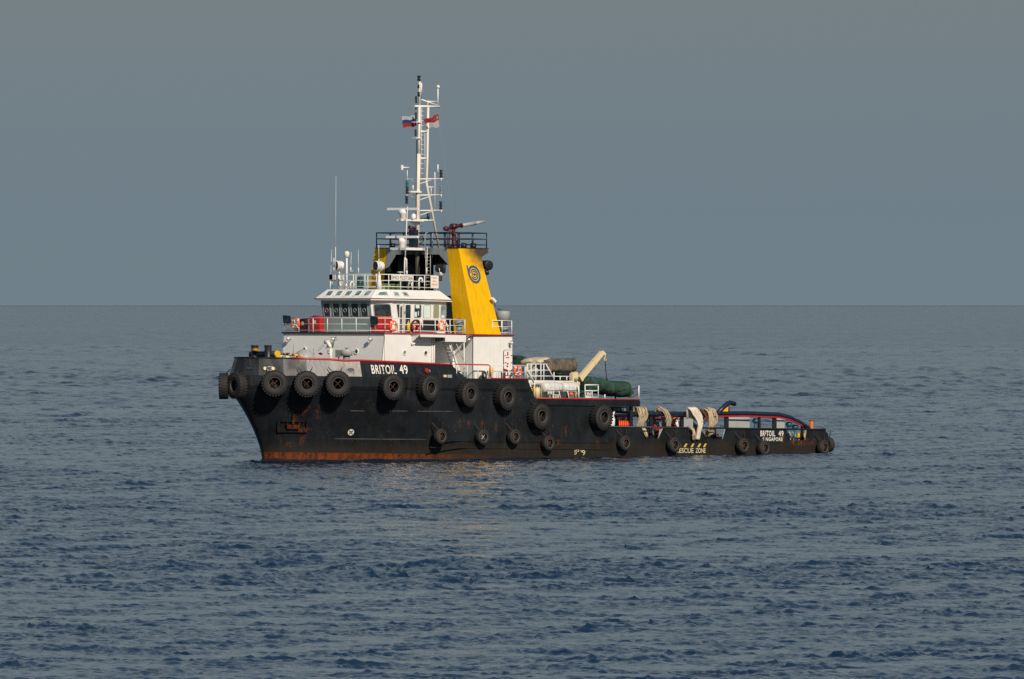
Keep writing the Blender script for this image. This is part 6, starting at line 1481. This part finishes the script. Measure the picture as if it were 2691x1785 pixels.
rope_bundle('rusty brown rope strands beside the large white hank', [(1835, 310), (1862, 400), (1840, 500), (1800, 590)], [.06, .06, .06, .05], RY - .22, 'rust', 8, 4, .04)
q = Q7(300, 615, -5.3); e = root('hose_coil', 'bright orange coiled hose standing behind the bulwark', 'hose', q[:])
for k in range(7): mb = MB(); c = Q7(205 + k * 36, 560, -5.3); mb.torus(c + Vector((0, 0, -.03)), (.72, -.69, 0), .25, .062, 20, 6); part('loop', mb, M['orangered'], e)
q = Q7(65, 500, -5.4); e = root('white_fender', 'white float fender hanging by the forward end of the working deck', 'fender', q[:])
mb = MB(); mb.lathe([(0, -.45), (.15, -.40), (.19, -.2), (.19, .15), (.12, .33), (.05, .38), (0, .4)], q, (.06, 0, 1), 12); part('float', mb, M['white'], e); mb = MB(); mb.tube([q + Vector((.05, 0, .3)), q + Vector((.2, 0, .72))], .07, 6); part('neck', mb, M['white'], e)
for (x, y_, s_, mt) in ((230, 410, .28, 'grey'), (300, 435, .18, 'mastpaint'), (345, 405, .12, 'white'), (190, 440, .18, 'cream')):
    c = Q7(x, y_, -4.6); mb = MB(); mb.lathe([(0, -s_), (s_ * .8, -s_ * .7), (s_, 0), (s_ * .6, s_ * .6), (0, s_ * .8)], c, (.4, .1, 1), 9); part('pipe_fitting', mb, M[mt], SHIP)
mb = MB(); mb.tube([Q7(300, 480, -5.2), Q7(360, 430, -5.2), Q7(500, 380, -5.2), Q7(700, 375, -5.2), Q7(860, 385, -5.2)], .07, 6); part('deck_pipe', mb, M['black'], SHIP)
mb = MB(); mb.tube([Q7(1170, 440, -5.4), Q7(1230, 405, -5.4), Q7(1330, 385, -5.4), Q7(1500, 390, -5.4)], .06, 6); part('deck_pipe', mb, M['black'], SHIP)
# red tugger winch
e = root('tugger_winch', 'red tugger winch framed in red pipes amidships on the working deck', 'winch', Q7(960, 640, -4.4)[:])
def T(x, y, yy=-4.4): return Q7(x, y, yy)
mb = MB(); mb.tube([T(865, 440), T(875, 375), T(930, 362), T(1250, 385)], .08, 7); mb.tube([T(870, 460), T(1060, 462)], .09, 7); mb.tube([T(870, 375), T(868, 470)], .07, 7); part('frame', mb, M['red'], e)
mb = MB(); c = T(975, 560); mb.lathe([(.36, -.4), (.36, -.32), (.2, -.3), (.2, .3), (.36, .32), (.36, .4)], c, (0, 1, 0), 16, False); part('drum', mb, M['bluegrey'], e)
mb = MB(); mb.prism([T(880, 560, -4.85), T(905, 560, -4.85), T(950, 625, -4.85), T(1010, 640, -4.85), T(1000, 680, -4.85), T(895, 640, -4.85)], (0, .1, 0)); part('side_plate', mb, M['red'], e)
mb = MB(); c = T(925, 740); mb.tube([c - Vector((0, 0, .35)), c + Vector((0, 0, .35))], .14, 9); mb.lathe([(0, -.2), (.16, -.1), (.16, .1), (0, .2)], T(935, 690), (0, 1, 0), 10); part('motor', mb, M['darkred'], e)
for x0, y0, x1, y1 in ((810, 545, 870, 790), (1000, 660, 965, 820)): mb = MB(); mb.tube([T(x0, y0, -5.0), T(x1, y1, -5.0)], .06, 6); part('pale_strut', mb, M['grey'], e)
mb = MB(); c = T(835, 470); mb.prism([T(800, 490), T(840, 450), T(845, 500)], (0, .2, 0)); part('guard', mb, M['mastpaint'], e)
q = T(1270, 520, -4.3); e = root('orange_winch', 'small orange capstan behind the cargo rail', 'capstan', q[:]); mb = MB(); mb.lathe([(.18, -.5), (.14, -.2), (.17, 0), (.12, .25), (.2, .32), (0, .36)], q, (0, 0, 1), 12); part('barrel', mb, M['orange'], e)
mb = MB(); mb.box(q.x - .3, q.x - .1, -4.4, -4.2, 1.0, q.z - .1); part('stand', mb, M['darkred'], e)
mb = MB(); mb.tube([T(1300, 490, -4.8), T(1330, 625, -4.8)], .07, 6); part('pale_strut', mb, M['white'], SHIP)
mb = MB(); mb.box(T(1385, 625, 4.4).x, T(1470, 625, 4.4).x + .8, 4.35, 4.4, 1.0, T(1400, 450, 4.4).z); part('inner_rail_panel', mb, M['grey'], SHIP)
q = T(2030, 790, -4.9); mb = MB(); mb.tube([q - Vector((0, 0, .1)), q + Vector((0, 0, .5))], .2, 9); part('deck_bollard', mb, M['black'], SHIP); mb = MB(); mb.box(q.x + .2, q.x + .5, -4.95, -4.7, q.z - .1, q.z + .2); part('deck_fitting', mb, M['rust'], SHIP)
def z8(x, y): return (1880 + x / 6.953, 1040 + y / 6.953)
for (x, y0, y1, yy, lab) in ((735, 412, 620, -4.9, 'tall teal mushroom vent between two rail posts'), (1345, 478, 640, -4.9, 'teal mushroom vent, the forward one of the pair by the sloping rail'), (1457, 528, 660, -4.9, 'low teal mushroom vent under the sloping end of the rail')):
    t = Vector(P(*z8(x, y0), y=yy)); e = root('deck_vent', lab, 'vent', (t.x, yy, 1.02), 'teal vents on the working deck')
    mb = MB(); mb.tube([(t.x, yy, 1.02), (t.x, yy, t.z - .3)], .12, 10); part('trunk', mb, M['teal'], e)
    mb = MB(); mb.lathe([(.14, t.z - .34), (.23, t.z - .26), (.24, t.z - .12), (.17, t.z - .02), (0, t.z)], (t.x, yy, 0), (0, 0, 1), 12); part('cap', mb, M['teal'], e)
t = Vector(P(2132.3, 1106, y=-5.2)); e = root('orange_post', 'orange rusty post standing up at the stern', 'post', (t.x, -5.2, 2.4)); mb = MB(); mb.tube([(t.x, -5.2, 1.6), (t.x, -5.2, t.z)], .15, 10); part('pipe', mb, M['rustorange'], e); mb = MB(); mb.tube([(t.x, -5.2, t.z), (t.x, -5.2, t.z + .04)], .17, 10); part('collar', mb, M['rust'], e)
a, b = Vector(P(*z8(1512, 805), y=-5.0)), Vector(P(*z8(1632, 685), y=-5.0))
e = root('yellow_machine', 'orange yellow machine seen through the last bulwark opening', 'machine', (a.x, -5.0, 1.02)); mb = MB(); mb.prism([(a.x, -5.0, b.z), (b.x, -5.0, b.z), (b.x, -5.0, b.z - .35), (a.x + .25, -5.0, b.z - .42), (a.x, -5.0, a.z + .1)], (0, .5, 0)); part('cover', mb, M['yellow'], e)
for k in range(4): mb = MB(); x = a.x + .08 + k * .16; mb.tube([(x, -5.0, b.z - .3), (x, -5.0, 1.02)], .03, 5); part('leg', mb, M['grey'], e)
for x in (1365, 1425): c = Vector(P(*z8(x, 700), y=-5.1)); mb = MB(); mb.tube([(c.x - .1, -5.1, c.z + .15), (c.x, -5.1, c.z), (c.x + .03, -5.1, 1.1)], .06, 6); part('pale_strut', mb, M['grey'] if x < 1400 else M['bluegrey'], SHIP)
